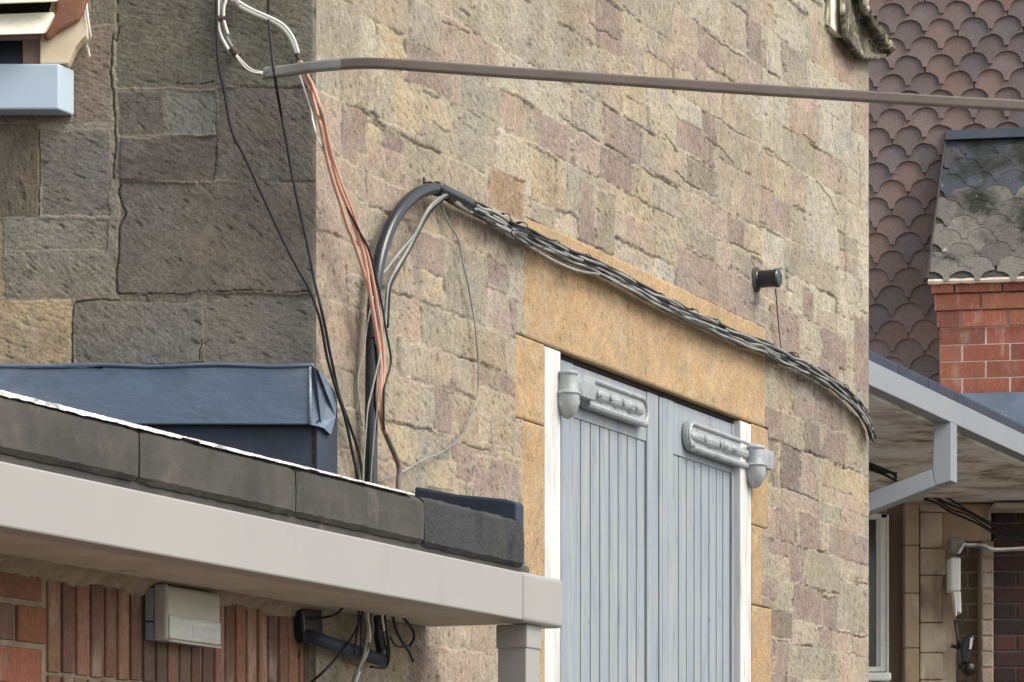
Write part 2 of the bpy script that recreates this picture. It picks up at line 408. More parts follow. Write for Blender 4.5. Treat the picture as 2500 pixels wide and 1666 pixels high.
# ------------------------------------------------------------------ the stone building
UR = 5.04                                                    # far corner of the long wall
core = MB()
a, b_ = UW(.02, -.09, 0), UW(UR - .02, -.09, 0)
cpoly = [Vector((a.x - .02, 9.1, 0)), Vector((b_.x, b_.y, 0)), Vector((b_.x - 3.2, b_.y + 2.2, 0)), Vector((-5.2, b_.y + 2.2, 0)), Vector((-5.2, 9.1, 0))]
core.prism(cpoly, (0, 0, 5.7))
building = core.obj("stone_building", m_core, label="weathered pink and buff sandstone building with a yellow stone lintel over grey shutters", cat="building")

KM = .74
T_, P_, M_, Y_, G_, W_, MD, R_, BR = [lin(c, KM) for c in ((194, 177, 150), (198, 170, 148), (174, 147, 136), (206, 187, 142), (182, 174, 148), (202, 196, 172), (144, 122, 118), (192, 150, 108), (150, 130, 108))]
POOL = [T_, T_, P_, P_, G_, G_, Y_, M_, W_]
rnd = random.Random(21)
def vary(c, s=.06): 
    k = 1 + rnd.uniform(-s, s); return tuple(v * k for v in c)
rects = []
def courses(zs, ua, ub, pool, wmin=.15, wmax=.4):
    for za, zb in zip(zs[:-1], zs[1:]):
        x = ua - rnd.random() * .2
        while x < ub:
            w = rnd.uniform(wmin, wmax)
            xe = x + w
            c = vary(rnd.choice(pool))
            if zb - za > .14 and rnd.random() < .3:
                zm = za + (zb - za) * rnd.uniform(.4, .62)
                rects.append((max(x, ua), min(xe, ub), za, zm, c)); rects.append((max(x, ua), min(xe, ub), zm, zb, vary(rnd.choice(pool))))
            else:
                rects.append((max(x, ua), min(xe, ub), za, zb, c))
            x = xe
courses([.2, .36, .5, .68, .86, 1.0, 1.1, 1.193, 1.312, 1.45, 1.56, 1.687, 1.80, 1.904, 2.04, 2.15], -.1, 1.7, [T_, T_, P_, G_, Y_, M_], .16, .36)
courses([.2, .33, .46, .62, .776, .908, .99, 1.137, 1.29, 1.408, 1.493, 1.665, 1.79, 1.94, 2.07, 2.195], 3.5, 5.2, [vary(c, 0) for c in (T_, G_, M_, T_, P_)], .14, .3)
courses([2.15, 2.32, 2.44, 2.57, 2.76, 2.93, 3.06, 3.22, 3.40, 3.56, 3.8], -.1, 3.9, POOL)
courses([2.195, 2.335, 2.46, 2.61, 2.76, 2.89, 3.06, 3.22, 3.39, 3.56, 3.8], 3.7, 5.2, [W_, W_, G_, W_, P_, T_], .16, .42)
def st(xl, yb, xr, yt, c, k=1.0):                            # stone by its lower left and upper right corner as traced
    a, z0 = Mu(xl, yb); b, z1 = Mu(xr, yt); rects.append((a, b, z0, z1, vary(tuple(v * k for v in c), .03)))
def sz(xl, xr, z0, z1, c, k=1.0):
    y = 800; a, _ = Mu(xl, y); b, _ = Mu(xr, y); rects.append((a, b, z0, z1, vary(tuple(v * k for v in c), .03)))
# pinkish quoins near the near corner
for (a, b, z0, z1, c) in ((0, .16, 2.0, 2.165, P_), (0, .3, 1.78, 2.0, P_), (0, .2, 1.6, 1.78, P_), (0, .32, 1.42, 1.6, P_), (.16, .32, 2.0, 2.165, M_), (0, .28, 2.165, 2.45, G_), (.28, .6, 2.165, 2.32, G_)):
    rects.append((a, b, z0, z1, c))
for s in ((1474, 1567, 2.445, 2.57, M_), (1567, 1644, 2.435, 2.57, T_), (1517, 1580, 2.575, 2.65, Y_, 1.06), (1466, 1542, 2.32, 2.44, M_, .92), (1544, 1597, 2.32, 2.435, Y_),
          (1400, 1466, 2.32, 2.44, P_), (1302, 1385, 2.32, 2.44, M_, 1.1), (1302, 1357, 2.145, 2.31, Y_), (1208, 1300, 2.145, 2.31, W_, .95), (1413, 1453, 2.09, 2.28, M_), (1455, 1500, 2.09, 2.28, G_, .85),
          (1192, 1280, 2.06, 2.18, R_), (1650, 1730, 2.575, 2.68, M_, 1.05), (1676, 1750, 2.465, 2.56, G_, .72), (1755, 1857, 2.45, 2.62, T_), (1860, 1890, 2.6, 2.74, P_), (1892, 1934, 2.6, 2.75, Y_, 1.05),
          (1777, 1818, 2.335, 2.44, M_, .92), (1855, 1932, 2.47, 2.6, M_, 1.12), (1665, 1750, 2.245, 2.33, G_), (1650, 1830, 2.07, 2.23, M_, 1.12), (1958, 1986, 2.2, 2.31, M_, .95), (2085, 2125, 2.0, 2.3, M_),
          (2005, 2069, 2.06, 2.19, M_), (1955, 2003, 2.07, 2.19, W_, .92), (1880, 1953, 1.98, 2.19, M_, 1.05), (1986, 2061, 1.80, 1.94, M_, .92), (1907, 1956, 1.495, 1.665, MD), (1876, 1893, 1.5, 1.665, BR),
          (1958, 2001, 1.43, 1.665, P_, .9), (1948, 2001, 1.29, 1.43, M_, .85), (1963, 2005, 1.67, 1.79, BR), (2011, 2064, 1.67, 1.80, M_, .92), (2066, 2125, 1.65, 1.9, G_), (2003, 2125, 1.56, 1.66, Y_, .9), (1929, 1963, 1.14, 1.29, M_, .92),
          (1965, 2050, 1.14, 1.29, G_, .95), (1937, 2009, 1.0, 1.135, M_, .95), (2009, 2045, .99, 1.12, M_, .88), (2047, 2125, 1.0, 1.2, G_), (1883, 1936, .92, 1.02, BR), (1000, 1087, 1.78, 1.9, M_), (1088, 1187, 1.69, 1.9, G_, .92), (1188, 1246, 1.815, 1.9, M_),
          (1030, 1085, 1.69, 1.78, Y_), (1107, 1235, 1.565, 1.68, Y_, .88), (1029, 1104, 1.565, 1.685, G_), (1058, 1107, 1.32, 1.45, M_), (962, 1020, 1.195, 1.31, Y_), (1042, 1115, 1.15, 1.24, Y_, 1.02), (1155, 1270, 1.1, 1.29, M_, 1.12),
          (1188, 1246, 1.69, 1.81, P_), (975, 1100, 1.46, 1.555, T_), (1110, 1160, 1.46, 1.56, T_), (1165, 1262, 1.33, 1.5, T_), (1010, 1140, 1.0, 1.1, P_), (900, 970, 1.46, 1.68, G_), (870, 1000, 1.91, 2.04, P_)):
    sz(*s)
for s in ((896, 357, 940, 318, Y_), (940, 377, 982, 340, MD, 1.2), (900, 425, 983, 380, P_), (1125, 300, 1215, 210, G_), (1125, 258, 1220, 220, G_), (1030, 290, 1108, 262, Y_), (960, 300, 1030, 215, Y_)):
    st(*s)
DU0, _ = Mu(1330, 900); DU1, _ = Mu(1836, 1036); DZT = 1.70     # shutter opening
LU0, _ = Mu(1279, 700); LU1, _ = Mu(1869, 850)
JA, _ = Mu(1257, 900); JB, _ = Mu(1274, 1100); JC, _ = Mu(1875, 1100); JD, _ = Mu(1861, 1400); JE, _ = Mu(1883, 1550)
jz = [Mu(1257, 1018)[1], Mu(1868, 1290)[1], Mu(1870, 1484)[1]]
sink = [(LU0 + .01, LU1 - .01, DZT - .1, 2.075), (JA + .01, DU0 + .02, jz[0], DZT), (JB + .01, DU0 + .02, 0, jz[0]), (DU1 - .02, JC - .01, jz[1], DZT), (DU1 - .02, JD - .01, jz[2], jz[1] + .01), (DU1 - .02, JE - .01, 0, jz[2])]
mcr = []                                                     # open joints traced on the long wall
for pts, w in (([(1440, 0), (1438, 57)], .009), ([(1604, 118), (1603, 185)], .008), ([(1767, 232), (1766, 304)], .010), ([(1858, 378), (1857, 420), (1857, 456)], .011), ([(1918, 268), (1919, 293)], .012), ([(1934, 312), (1937, 342)], .013), ([(1974, 276), (1974, 345)], .007),
               ([(2095, 350), (2099, 420), (2101, 510)], .014), ([(2068, 532), (2064, 600), (2068, 685)], .016), ([(1566, 350), (1566, 402)], .009), ([(1541, 425), (1541, 464)], .010), ([(1595, 452), (1597, 505)], .010), ([(1412, 495), (1413, 566)], .008), ([(894, 420), (895, 485)], .008), ([(847, 655), (848, 742)], .010),
               ([(1769, 570), (1778, 600)], .006), ([(1729, 22), (1729, 80)], .010), ([(1768, 155), (1769, 195)], .012), ([(1803, 150), (1803, 190)], .009), ([(1875, 132), (1876, 172)], .009), ([(1970, 140), (1970, 182)], .007), ([(2053, 185), (2056, 212)], .013), ([(1565, 66), (1566, 75)], .008), ([(1349, 530), (1350, 556)], .008),
               ([(1031, 752), (1030, 828)], .007), ([(1186, 750), (1187, 790)], .007), ([(1199, 1035), (1199, 1100)], .007), ([(2059, 880), (2068, 965)], .008), ([(2090, 1085), (2092, 1150)], .008), ([(1956, 1125), (1956, 1165)], .008), ([(2000, 1172), (2000, 1270)], .008), ([(1911, 1195), (1908, 1320)], .007), ([(1951, 1585), (1951, 1620)], .008), ([(2037, 1600), (2034, 1640)], .010), ([(2078, 1550), (2082, 1595)], .012),
               ([(1440, 57), (1476, 79), (1510, 100)], .005), ([(1519, 17), (1545, 38)], .005), ([(1370, 278), (1404, 316), (1438, 329), (1466, 343)], .006), ([(1476, 350), (1515, 375), (1561, 405), (1593, 431), (1657, 460)], .007), ([(1523, 283), (1570, 312), (1597, 334)], .007), ([(1472, 251), (1510, 280)], .007), ([(1620, 330), (1655, 372)], .008), ([(1597, 507), (1650, 533)], .007), ([(1735, 282), (1769, 301), (1822, 333)], .006),
               ([(1724, 333), (1769, 375), (1790, 400)], .006), ([(1650, 420), (1678, 445), (1712, 465)], .006), ([(1858, 456), (1885, 468)], .005), ([(1729, 81), (1760, 105), (1816, 142)], .005), ([(1875, 172), (1900, 190)], .008), ([(1910, 160), (1922, 178)], .006), ([(1958, 331), (1990, 352)], .006), ([(1703, 613), (1741, 636)], .006), ([(1788, 593), (1852, 627)], .006), ([(1990, 440), (2028, 485), (2046, 522)], .007),
               ([(983, 335), (1030, 357), (1079, 377)], .006), ([(845, 253), (898, 283), (940, 312)], .005), ([(1125, 260), (1174, 289)], .006), ([(1125, 23), (1151, 40)], .006), ([(1079, 55), (1142, 81)], .005), ([(1109, 871), (1166, 888)], .005), ([(978, 1033), (1056, 1053)], .006), ([(1128, 1079), (1198, 1103)], .006), ([(1911, 1083), (1956, 1100)], .006), ([(1911, 1192), (1950, 1204), (1999, 1223)], .006),
               ([(1963, 1104), (2005, 1115)], .006), ([(2058, 1140), (2085, 1148)], .006), ([(2058, 1545), (2115, 1558)], .006), ([(1901, 1562), (1925, 1567)], .006), ([(1940, 1573), (1985, 1579)], .006), ([(1994, 1344), (2010, 1349)], .008), ([(1911, 1321), (1941, 1331)], .005), ([(2090, 1420), (2117, 1426)], .006)):
    mcr.append(([Mu(x, y) for x, y in pts], w))
def fn_main(U, o, Z):
    return (C0.x + D.x * U + N.x * o, C0.y + D.y * U + N.y * o, Z + CAMZ)
stone_wall("long_wall", fn_main, 0, UR, .25, 3.72, .006, .0042, rects, lin((206, 194, 172), KM), building, 100, jw=.0062, warp=.0038, tint=(1.01, .985, .955), keep=.9, sat=.48, jdepth=.0045, cracks=[(p, w * .52) for p, w in mcr], ju=.5, jlo=.2, hole=(DU0, DU1, DZT), sink=sink, pin_u0=True, pin_u1=True)

# near end wall: big dark ashlar blocks
KL = 1.0
def lx(x): return (x - CX) / FPX * 9.0
def lz(y): return (HY - y) / FPX * 9.0
lrects = []
def ls(x0, y0, x1, y1, c): lrects.append((lx(x0), lx(x1), lz(y1), lz(y0), lin(c, KL)))
rl = random.Random(5)
yy = -260
while yy < 1300:                                             # courses beyond the traced ones
    xx = -420
    while xx < 790:
        w = rl.uniform(140, 420); hh = 150
        ls(xx, yy, xx + w, yy + hh, rl.choice([(118, 110, 92), (110, 104, 92), (122, 108, 96), (105, 100, 88)])); xx += w + 5
    yy += 158
ls(-400, 0, 290, 900, (146, 138, 118))
for s in ((222, -120, 281, 62, (118, 114, 98)), (178, 72, 270, 302, (138, 118, 102)), (100, 318, 266, 526, (128, 122, 108)), (-200, 303, 93, 531, (116, 100, 74)), (10, 537, 262, 612, (140, 136, 116)), (10, 618, 281, 727, (136, 130, 116)),
          (-200, 733, 174, 900, (196, 166, 112)), (-200, 536, 6, 730, (172, 150, 100)), (284, -10, 770, 214, (112, 111, 90)), (284, -200, 770, -14, (112, 108, 90)), (285, 223, 400, 329, (108, 98, 88)), (402, 222, 525, 329, (128, 130, 114)), (528, 218, 770, 440, (112, 107, 94)),
          (292, 336, 526, 441, (104, 92, 84)), (288, 447, 770, 720, (116, 107, 96)), (184, 737, 494, 896, (126, 124, 112)), (503, 724, 770, 896, (120, 116, 104)), (-200, 120, 176, 300, (130, 112, 92)), (-200, 896, 770, 1400, (110, 106, 96))):
    ls(*s)
lcr = [([(283, -10), (283, 60), (283, 100)], .008), ([(273, 90), (274, 160), (272, 226), (277, 300), (279, 350), (275, 440)], .008), ([(291, 455), (288, 470), (292, 495), (300, 520), (288, 550), (290, 640), (289, 716)], .008), ([(526, 300), (527, 360), (526, 438)], .006),
       ([(185, 740), (205, 736), (290, 733)], .006), ([(180, 745), (178, 800), (178, 892)], .008), ([(290, 718), (520, 716), (760, 712)], .004), ([(93, 320), (95, 420), (93, 525)], .005), ([(430, 204), (520, 201)], .004), ([(490, 830), (489, 880)], .004), ([(310, 892), (500, 888)], .005)]
lcr = [([(lx(x), lz(y)) for x, y in p], w) for p, w in lcr]
def fn_left(U, o, Z):
    return (U, C0.y - o, Z + CAMZ)
stone_wall("end_wall", fn_left, lx(-380), C0.x, .3, lz(-240), .003, .003, lrects, lin((146, 138, 118), KL), building, 300, jw=.0042, jdepth=.0014, rough=.45, sat=.55, jlo=1.5, keep=.85, tint=(1.08, 1.075, 1.10), pin_u1=True, cracks=[(p, w * .42) for p, w in lcr], warp=.003, strokes=(-.35, -.75))

# dressed yellow surround
def mbox(u0, u1, o0, o1, z0, z1, mb=None):
    return (mb or MB()).boxf(lambda a, b, c: UW(a, b, c), u0, u1, o0, o1, z0, z1)
def dressed(name, u0, u1, z0, z1, sd):
    o = mbox(u0, u1, -.08, -.003, z0, z1).obj(name, m_yellow, building, bevel=.003)
    f = stone_wall("stone_face", lambda U, h, Z: fn_main(U, h + .0015 - .004 * (1 - np.clip(np.minimum(np.minimum(U - u0, u1 - U), np.minimum(Z - z0, z1 - Z)) / .007, 0, 1)) ** 2, Z), u0, u1, z0, z1, .006, .0045,
                   [(u0 - 1, u1 + 1, z0 - 1, z1 + 1, lin((212, 180, 138), .68 + .04 * math.sin(sd)))], lin((150, 130, 100), .6), o, 500 + sd * 20, sat=1.0, rough=.5, flat=True, dk=.35)
    return o
dressed("lintel", LU0, LU1, DZT + .002, 2.082, 1)
for i, (u0, u1, z0, z1) in enumerate(((JA, DU0, jz[0] + .002, DZT - .002), (JB, DU0, .45, jz[0] - .002), (DU1, JC, jz[1] + .002, DZT - .002), (DU1, JD, jz[2] + .002, jz[1] - .002), (DU1, JE, .42, jz[2] - .002))):
    dressed("jamb_stone", u0, u1, z0, z1, i + 2)
for (u0, u1, z0, z1) in ((JB - .06, DU0, -.1, .446), (JB, DU0, -1.5, -.104), (DU1, JD, -.1, .416), (DU1, JE, -1.5, -.104)):
    mbox(u0, u1, -.08, .004, z0, z1).obj("jamb_stone", m_yellow, building, bevel=.004)

# white frame and shutters
fr = MB()
ja, _ = Mu(1370, 900); jb, _ = Mu(1809, 1050)
mbox(DU0 + .004, ja, -.09, -.001, -1.5, DZT - .004).obj("frame_jamb", m_white, building, bevel=.004)
mbox(jb, DU1 - .004, -.09, -.001, -1.5, DZT - .006).obj("frame_jamb", m_white, building, bevel=.004)
hd = MB(); mbox(ja, jb, -.1, -.028, DZT - .016, DZT, hd); hd.obj("frame_head", m_dark, building)
OF = -.026
def up(x): return Mu(x, 1300, OF)[0]
def leaf(name, xs, inner_left, rail_z):
    mb = MB(); zt, zb = DZT - .018, -1.45
    us = [up(x) for x in xs]
    for a, b in zip(us[1:-2], us[2:-1]):
        mbox(a + .0045, b - .0045, -.06, -.034, zb, zt - .05, mb)
    mbox(us[0], us[1] - .002, -.062, OF, zb, zt, mb); mbox(us[-2] + .002, us[-1], -.062, OF, zb, zt, mb)
    mbox(us[1] - .002, us[-2] + .002, -.061, OF - .003, rail_z, zt - .001, mb)
    o = mb.obj(name, m_shut, building, bevel=.002)
    mbox(us[0] + .004, us[-1] - .004, -.075, -.0585, zb, zt, MB()).obj("leaf_back", m_dark, o)
    return o
rzl = Mu(1580, 1078, OF)[1]; rzr = Mu(1780, 1153, OF)[1]
leafL = leaf("door_leaf", [1370.5, 1401, 1423, 1447, 1470, 1493, 1515, 1537, 1559, 1580, 1607], True, rzl)
leafR = leaf("door_leaf", [1618, 1645, 1662, 1681, 1700, 1717, 1736, 1754, 1770, 1787, 1808.5], False, rzr)
mbox(up(1609.5), up(1616), -.07, -.024, -1.45, DZT - .02, MB()).obj("meeting_strip", m_shut, building, bevel=.003)

def strap(x0, y0, x1, y1, barrel_x, barrel_y, br, bh, left, parent):
    o0 = OF + .001
    ua, za = Mu(x0, y0, o0); ub, zb = Mu(x1, y1, o0); zc = (za + zb) / 2; hw = .042
    # stadium plate with a raised rim and a ribbed convex bar between
    pts = []
    def stad(h, u0, u1, n=10):
        p = []
        for i in range(n + 1):
            a = -math.pi / 2 + math.pi * i / n; p.append((u1 - h + h * math.cos(a), zc + h * math.sin(a)))
        for i in range(n + 1):
            a = math.pi / 2 + math.pi * i / n; p.append((u0 + h + h * math.cos(a), zc + h * math.sin(a)))
        return p
    mb = MB()
    mb.prism([UW(u, o0, z) for u, z in stad(hw + .012, ua - .01, ub + .01)], N * .019)
    rim = [UW(u, o0 + .022, z) for u, z in stad(hw, ua, ub)]
    mb.tube(rim + [rim[0]], .0075, 6)
    mb.tube([UW(ua + hw * .6, o0 + .026, zc - hw - .003), UW(ub - hw * .6, o0 + .026, zc - hw - .003)], .0125, 8)
    n = 16
    bar = [UW(ua + .03 + (ub - ua - .06) * i / n, o0 + .012, zc) for i in range(n + 1)]
    rad = [.021 + (.005 if i in (4, 8, 12) else 0) for i in range(n + 1)]; rad[0] = rad[-1] = .012
    mb.tube(bar, rad, 12)
    mb.lathe(UW(ua + (.12 if left else .35), o0 + .03, zc), N, [(.016, 0), (.015, .006), (.008, .013), (.001, .015)], 12)
    mb.lathe(UW(ua + (.05 if left else .43), o0 + .03, zc), N, [(.016, 0), (.015, .006), (.008, .013), (.001, .015)], 12)
    for k in range(4):
        mb.lathe(UW(ua + (ub - ua) * (.18 + .2 * k), o0 + .030, zc + .002), N, [(.013, 0), (.013, .007), (.010, .009), (.0, .009)], 6)
    h = mb.obj("strap_hinge", m_hinge, parent, bevel=.0015)
    mb = MB()
    bu, bz = Mu(barrel_x, barrel_y, .03)
    base = UW(bu, .02, bz)
    pr = [(.0, -bh * .47), (br * .42, -bh * .43), (br * .88, -bh * .30), (br * 1.08, -bh * .15), (br * 1.02, -bh * .02), (br * 1.16, -bh * .0), (br * 1.14, bh * .03), (br * .95, bh * .05),
          (br * .9, bh * .2), (br * .84, bh * .34), (br * .95, bh * .36), (br * .95, bh * .40), (br * .5, bh * .45), (.0, bh * .46)]
    mb.lathe(base, UP, pr, 22)
    ce = (ua if left else ub)
    mb.boxf(lambda a, b, c: UW(a, b, c), min(bu, ce) - .005, max(bu, ce) + .03, .0, .03, zc - hw * .85, zc + hw * .85)
    k = mb.obj("hinge_barrel", m_hinge, parent, bevel=.006)
    for p in k.data.polygons: p.use_smooth = True
strap(1408, 944, 1566, 1016, 1393, 962, .037, .175, True, leafL)
strap(1668, 1062, 1850, 1124, 1849, 1138, .040, .18, False, leafR)

# carved kneeler at the far top corner
kp = [(2020, -60), (2020, 62), (2045, 85), (2070, 112), (2098, 143), (2135, 146), (2158, 140), (2172, 134), (2184, 122), (2178, 108), (2160, 84), (2140, 58), (2122, 28), (2108, -5), (2100, -60)]
mb = MB(); mb.prism([M(x, y, .012) for x, y in kp], N * -.06); kn = mb.obj("kneeler", m_hollow, building, bevel=.004)
mb = MB(); mb.prism([M(x, y, .02) for x, y in ((2029, -60), (2030, 66), (2040, 78), (2058, 93), (2059, -60))], N * -.04)
mb.obj("kneeler_fillet", m_creamboard, kn, bevel=.004)
lc = [(2056, -60), (2056, 0), (2057, 40), (2060, 88), (2076, 112), (2100, 140), (2140, 143), (2160, 139)]
rc_ = [(2094, -60), (2109, 0), (2122, 28), (2140, 56), (2157, 80), (2170, 98), (2178, 110), (2183, 121)]
vv = []; nn = 26
def dense_(p, m=6):
    return [(a[0] + (b[0] - a[0]) * k / m, a[1] + (b[1] - a[1]) * k / m) for a, b in zip(p[:-1], p[1:]) for k in range(m)] + [p[-1]]
lc, rc_ = dense_(lc), dense_(rc_)
for (ax_, ay_), (bx_, by_) in zip(lc, rc_):
    for j in range(nn):
        t = j / (nn - 1)
        vv.append(M(ax_ + (bx_ - ax_) * t, ay_ + (by_ - ay_) * t, .045 - .045 * math.sin(math.pi * min(1, t * 1.15)) ** .8 + .014 * t + .007 * random.random()))
ff = [(i * nn + j, i * nn + j + 1, (i + 1) * nn + j + 1, (i + 1) * nn + j) for i in range(len(lc) - 1) for j in range(nn - 1)]
mb = MB(); mb.add(vv, ff)
kc = mb.obj("kneeler_hollow", m_hollow, kn, smooth=True)
sd = kc.modifiers.new("thickness", 'SOLIDIFY'); sd.thickness = .02; sd.offset = 0

# ------------------------------------------------------------------ lean-to with flat roof in front of the near corner
ext = thing("lean_to_extension", "low brick lean-to with flat felted roof and long pale grey gutter", "extension")
ULEFT = -4.8
uG = lambda x, o: Mu(x, 1400, o)[0]
uJ, uE = uG(1277, .4), uG(1374, .4)
mbox(ULEFT, uJ - .002, .325, .40, .727, .863).obj("gutter", m_gutter, ext, bevel=.005)
mbox(uJ + .001, uE, .322, .403, .724, .866).obj("gutter_stop_end", m_gutter, ext, bevel=.012, segs=3)
mbox(ULEFT, uE - .06, .19, .323, .82, .905).obj("eaves_fillet", m_felt, ext, bevel=.01)
cuts = [ULEFT, uG(345, .34), uG(727, .34), uG(1040, .34), uG(1284, .34)]
rs = np.random.default_rng(3)
def rough_box(u0, u1, o0, o1, z0, z1, amp, m, name, parent, bulge=0.0):
    bm = bmesh.new(); n = max(2, int((u1 - u0) / .03))
    vs_ = []
    prof = [(o0, z0), (o1 - .012, z0), (o1, z0 + .012), (o1 + bulge, (z0 + z1) / 2), (o1, z1 - .014), (o1 - .016, z1), (o0, z1)]
    for i in range(n + 1):
        u = u0 + (u1 - u0) * i / n; ring = []
        e = .006 if i in (0, n) else 0
        for j, (o, z) in enumerate(prof):
            w = amp if 0 < j < 6 else 0
            ring.append(bm.verts.new(UW(u, o - e + w * .7 * (rs.random() - .5), z + w * (rs.random() - .5))))
        vs_.append(ring)
    for i in range(n):
        for j in range(7):
            bm.faces.new((vs_[i][j], vs_[i + 1][j], vs_[i + 1][(j + 1) % 7], vs_[i][(j + 1) % 7]))
    bm.faces.new(vs_[0]); bm.faces.new(vs_[-1][::-1])
    bmesh.ops.recalc_face_normals(bm, faces=bm.faces)
    me = bpy.data.meshes.new(name); bm.to_mesh(me); bm.free(); me.materials.append(m)
    o = bpy.data.objects.new(name, me); C.objects.link(o); o.parent = parent
    return o
for a, b in zip(cuts[:-1], cuts[1:]):
    last = b == cuts[-1]
    rough_box(a + .003, b - .003, .20, .34, .892 if last else .897, 1.028 if last else 1.022, .004 if last else .0032, m_felt_end if last else m_felt, "roof_edge", ext, bulge=.0015)
# edge trim along the top arris, its sky reflection painted as ragged white
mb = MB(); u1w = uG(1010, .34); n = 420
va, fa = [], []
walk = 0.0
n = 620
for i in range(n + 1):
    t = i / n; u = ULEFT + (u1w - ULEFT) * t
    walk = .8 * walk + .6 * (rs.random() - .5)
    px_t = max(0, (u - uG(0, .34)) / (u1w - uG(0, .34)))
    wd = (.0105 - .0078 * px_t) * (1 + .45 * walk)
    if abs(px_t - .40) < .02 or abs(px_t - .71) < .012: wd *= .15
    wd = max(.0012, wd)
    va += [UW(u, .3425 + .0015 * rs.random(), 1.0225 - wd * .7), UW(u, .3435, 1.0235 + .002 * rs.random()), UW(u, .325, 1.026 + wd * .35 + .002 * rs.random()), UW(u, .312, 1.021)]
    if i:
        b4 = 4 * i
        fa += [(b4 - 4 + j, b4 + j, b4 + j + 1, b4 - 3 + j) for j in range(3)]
mb.add(va, fa); mb.obj("bright_trim_edge", m_trim, ext)
f0, f1 = UW(ULEFT, .21, 0), UW(cuts[-1] - .02, .21, 0)
dk = [Vector((p.x, p.y, CAMZ + .84)) for p in (f0, f1, UW(cuts[-1] - .02, .012, 0), UW(.01, .012, 0), Vector((C0.x - .005, C0.y - .012, 0)), Vector((-5.0, C0.y - .012, 0)))]
MB().prism(dk, UP * .15).obj("roof_deck", m_felt, ext)
# end kerb standing across the roof, from wall to eave
uk = cuts[-1] - .012
kz0, kz1 = Mu(1062, 1196, .03)[1], 1.075
mb = MB(); kp2 = [UW(uk - .05, .012, .93), UW(uk - .05, .336, .93), UW(uk - .05, .338, kz1), UW(uk - .05, .30, kz1 + .012), UW(uk - .05, .15, kz0 - .03), UW(uk - .05, .012, kz0)]
mb.prism(kp2, D * .058).obj("end_kerb", m_felt_blue, ext, bevel=.008)
mb = MB(); mb.prism([UW(uk - .02, .342, 1.0), UW(uk - .02, .342, 1.068), UW(uk - .05, .342, 1.06), UW(uk - .06, .342, .99)], N * .003)
sof = [UW(ULEFT, .33, .735), UW(uE - .08, .33, .735), UW(uE - .08, .012, .735), UW(-.02, .012, .735), UW(ULEFT, .012, .735)]
MB().prism(sof, UP * .08).obj("soffit_board", m_soffit, ext)

# brick wall under the eave
mb = MB(); mort = MB()
OB = -.018
mort.boxf(lambda a, b, c: UW(a, b, c), ULEFT, -.002, OB - .4, OB - .009, -1.59, .733)
uq = Mu(114, 1500, OB)[0]
def bcol(base, s=.18):
    k = 1 + rnd.uniform(-s, s); return tuple(min(1, v * k * (1 + rnd.uniform(-.06, .06))) for v in lin(base))
zt = .733; row = 0
while zt > -1.5:
    zb = zt - .084
    u = ULEFT - (.12 if row % 2 else 0)
    while u < uq:
        e = min(u + .23, uq)
        if e - u > .03:
            mb.boxf(lambda a, b, c: UW(a, b, c), max(u, ULEFT), e, OB - .08, OB + rnd.uniform(-.002, .003), zb, zt, bcol(rnd.choice([(150, 106, 84), (138, 98, 82), (164, 110, 84), (130, 98, 84)])))
        u = e + .015
    zt = zb - .015; row += 1
zt = .73
while zt > -1.5:
    zb = zt - .245
    u = uq + .012
    while u < -.05:
        e = min(u + .0485 + rnd.uniform(-.006, .006), -.034)
        mb.boxf(lambda a, b, c: UW(a, b, c), u, e, OB - .08, OB + rnd.uniform(-.003, .004), zb + rnd.uniform(0, .004), zt, bcol(rnd.choice([(156, 116, 94), (142, 106, 88), (164, 124, 102), (132, 100, 86), (124, 98, 88)]), .14))
        u = e + .0135
    mb.boxf(lambda a, b, c: UW(a, b, c), -.03, -.0015, OB - .08, OB - .002, zb, zt, bcol((112, 92, 80), .1))
    zt = zb - .008
bw = mb.obj("brick_wall", m_brick, ext, bevel=.003)
mort.obj("mortar_bed", m_mortar, bw)
# rough mortar squeezed under the soffit
va, fa = [], []; wl = 0.0; wl2 = 0.0; n = 420
for i in range(n + 1):
    u = ULEFT + (-.004 - ULEFT) * i / n
    wl = .86 * wl + .5 * (rs.random() - .5); wl2 = .6 * wl2 + .8 * (rs.random() - .5)
    zb_ = .706 - .014 * wl - .008 * wl2; ob_ = OB + .012 + .006 * wl + .004 * rs.random()
    va += [UW(u, .045 + .012 * wl2, .7352), UW(u, ob_ + .016 + .004 * rs.random(), .728 + .003 * rs.random()), UW(u, ob_, (.728 + zb_) / 2 + .003 * rs.random()), UW(u, OB + .005, zb_), UW(u, OB - .01, zb_ - .003)]
    if i:
        b5 = 5 * i; fa += [(b5 - 5 + j, b5 + j, b5 + j + 1, b5 - 4 + j) for j in range(4)]
mb = MB(); mb.add(va, fa); mb.obj("mortar_fillet", m_mortar, ext)

# square downpipe under the stop end
pu, _ = Mu(1285, 1560, .375)
mb = MB(); mbox(pu, pu + .10, .285, .375, -1.6, .66, mb)
mbox(pu - .004, pu + .104, .281, .379, .655, .7235, mb)
mb.obj("downpipe", m_gutter, ext, bevel=.004)

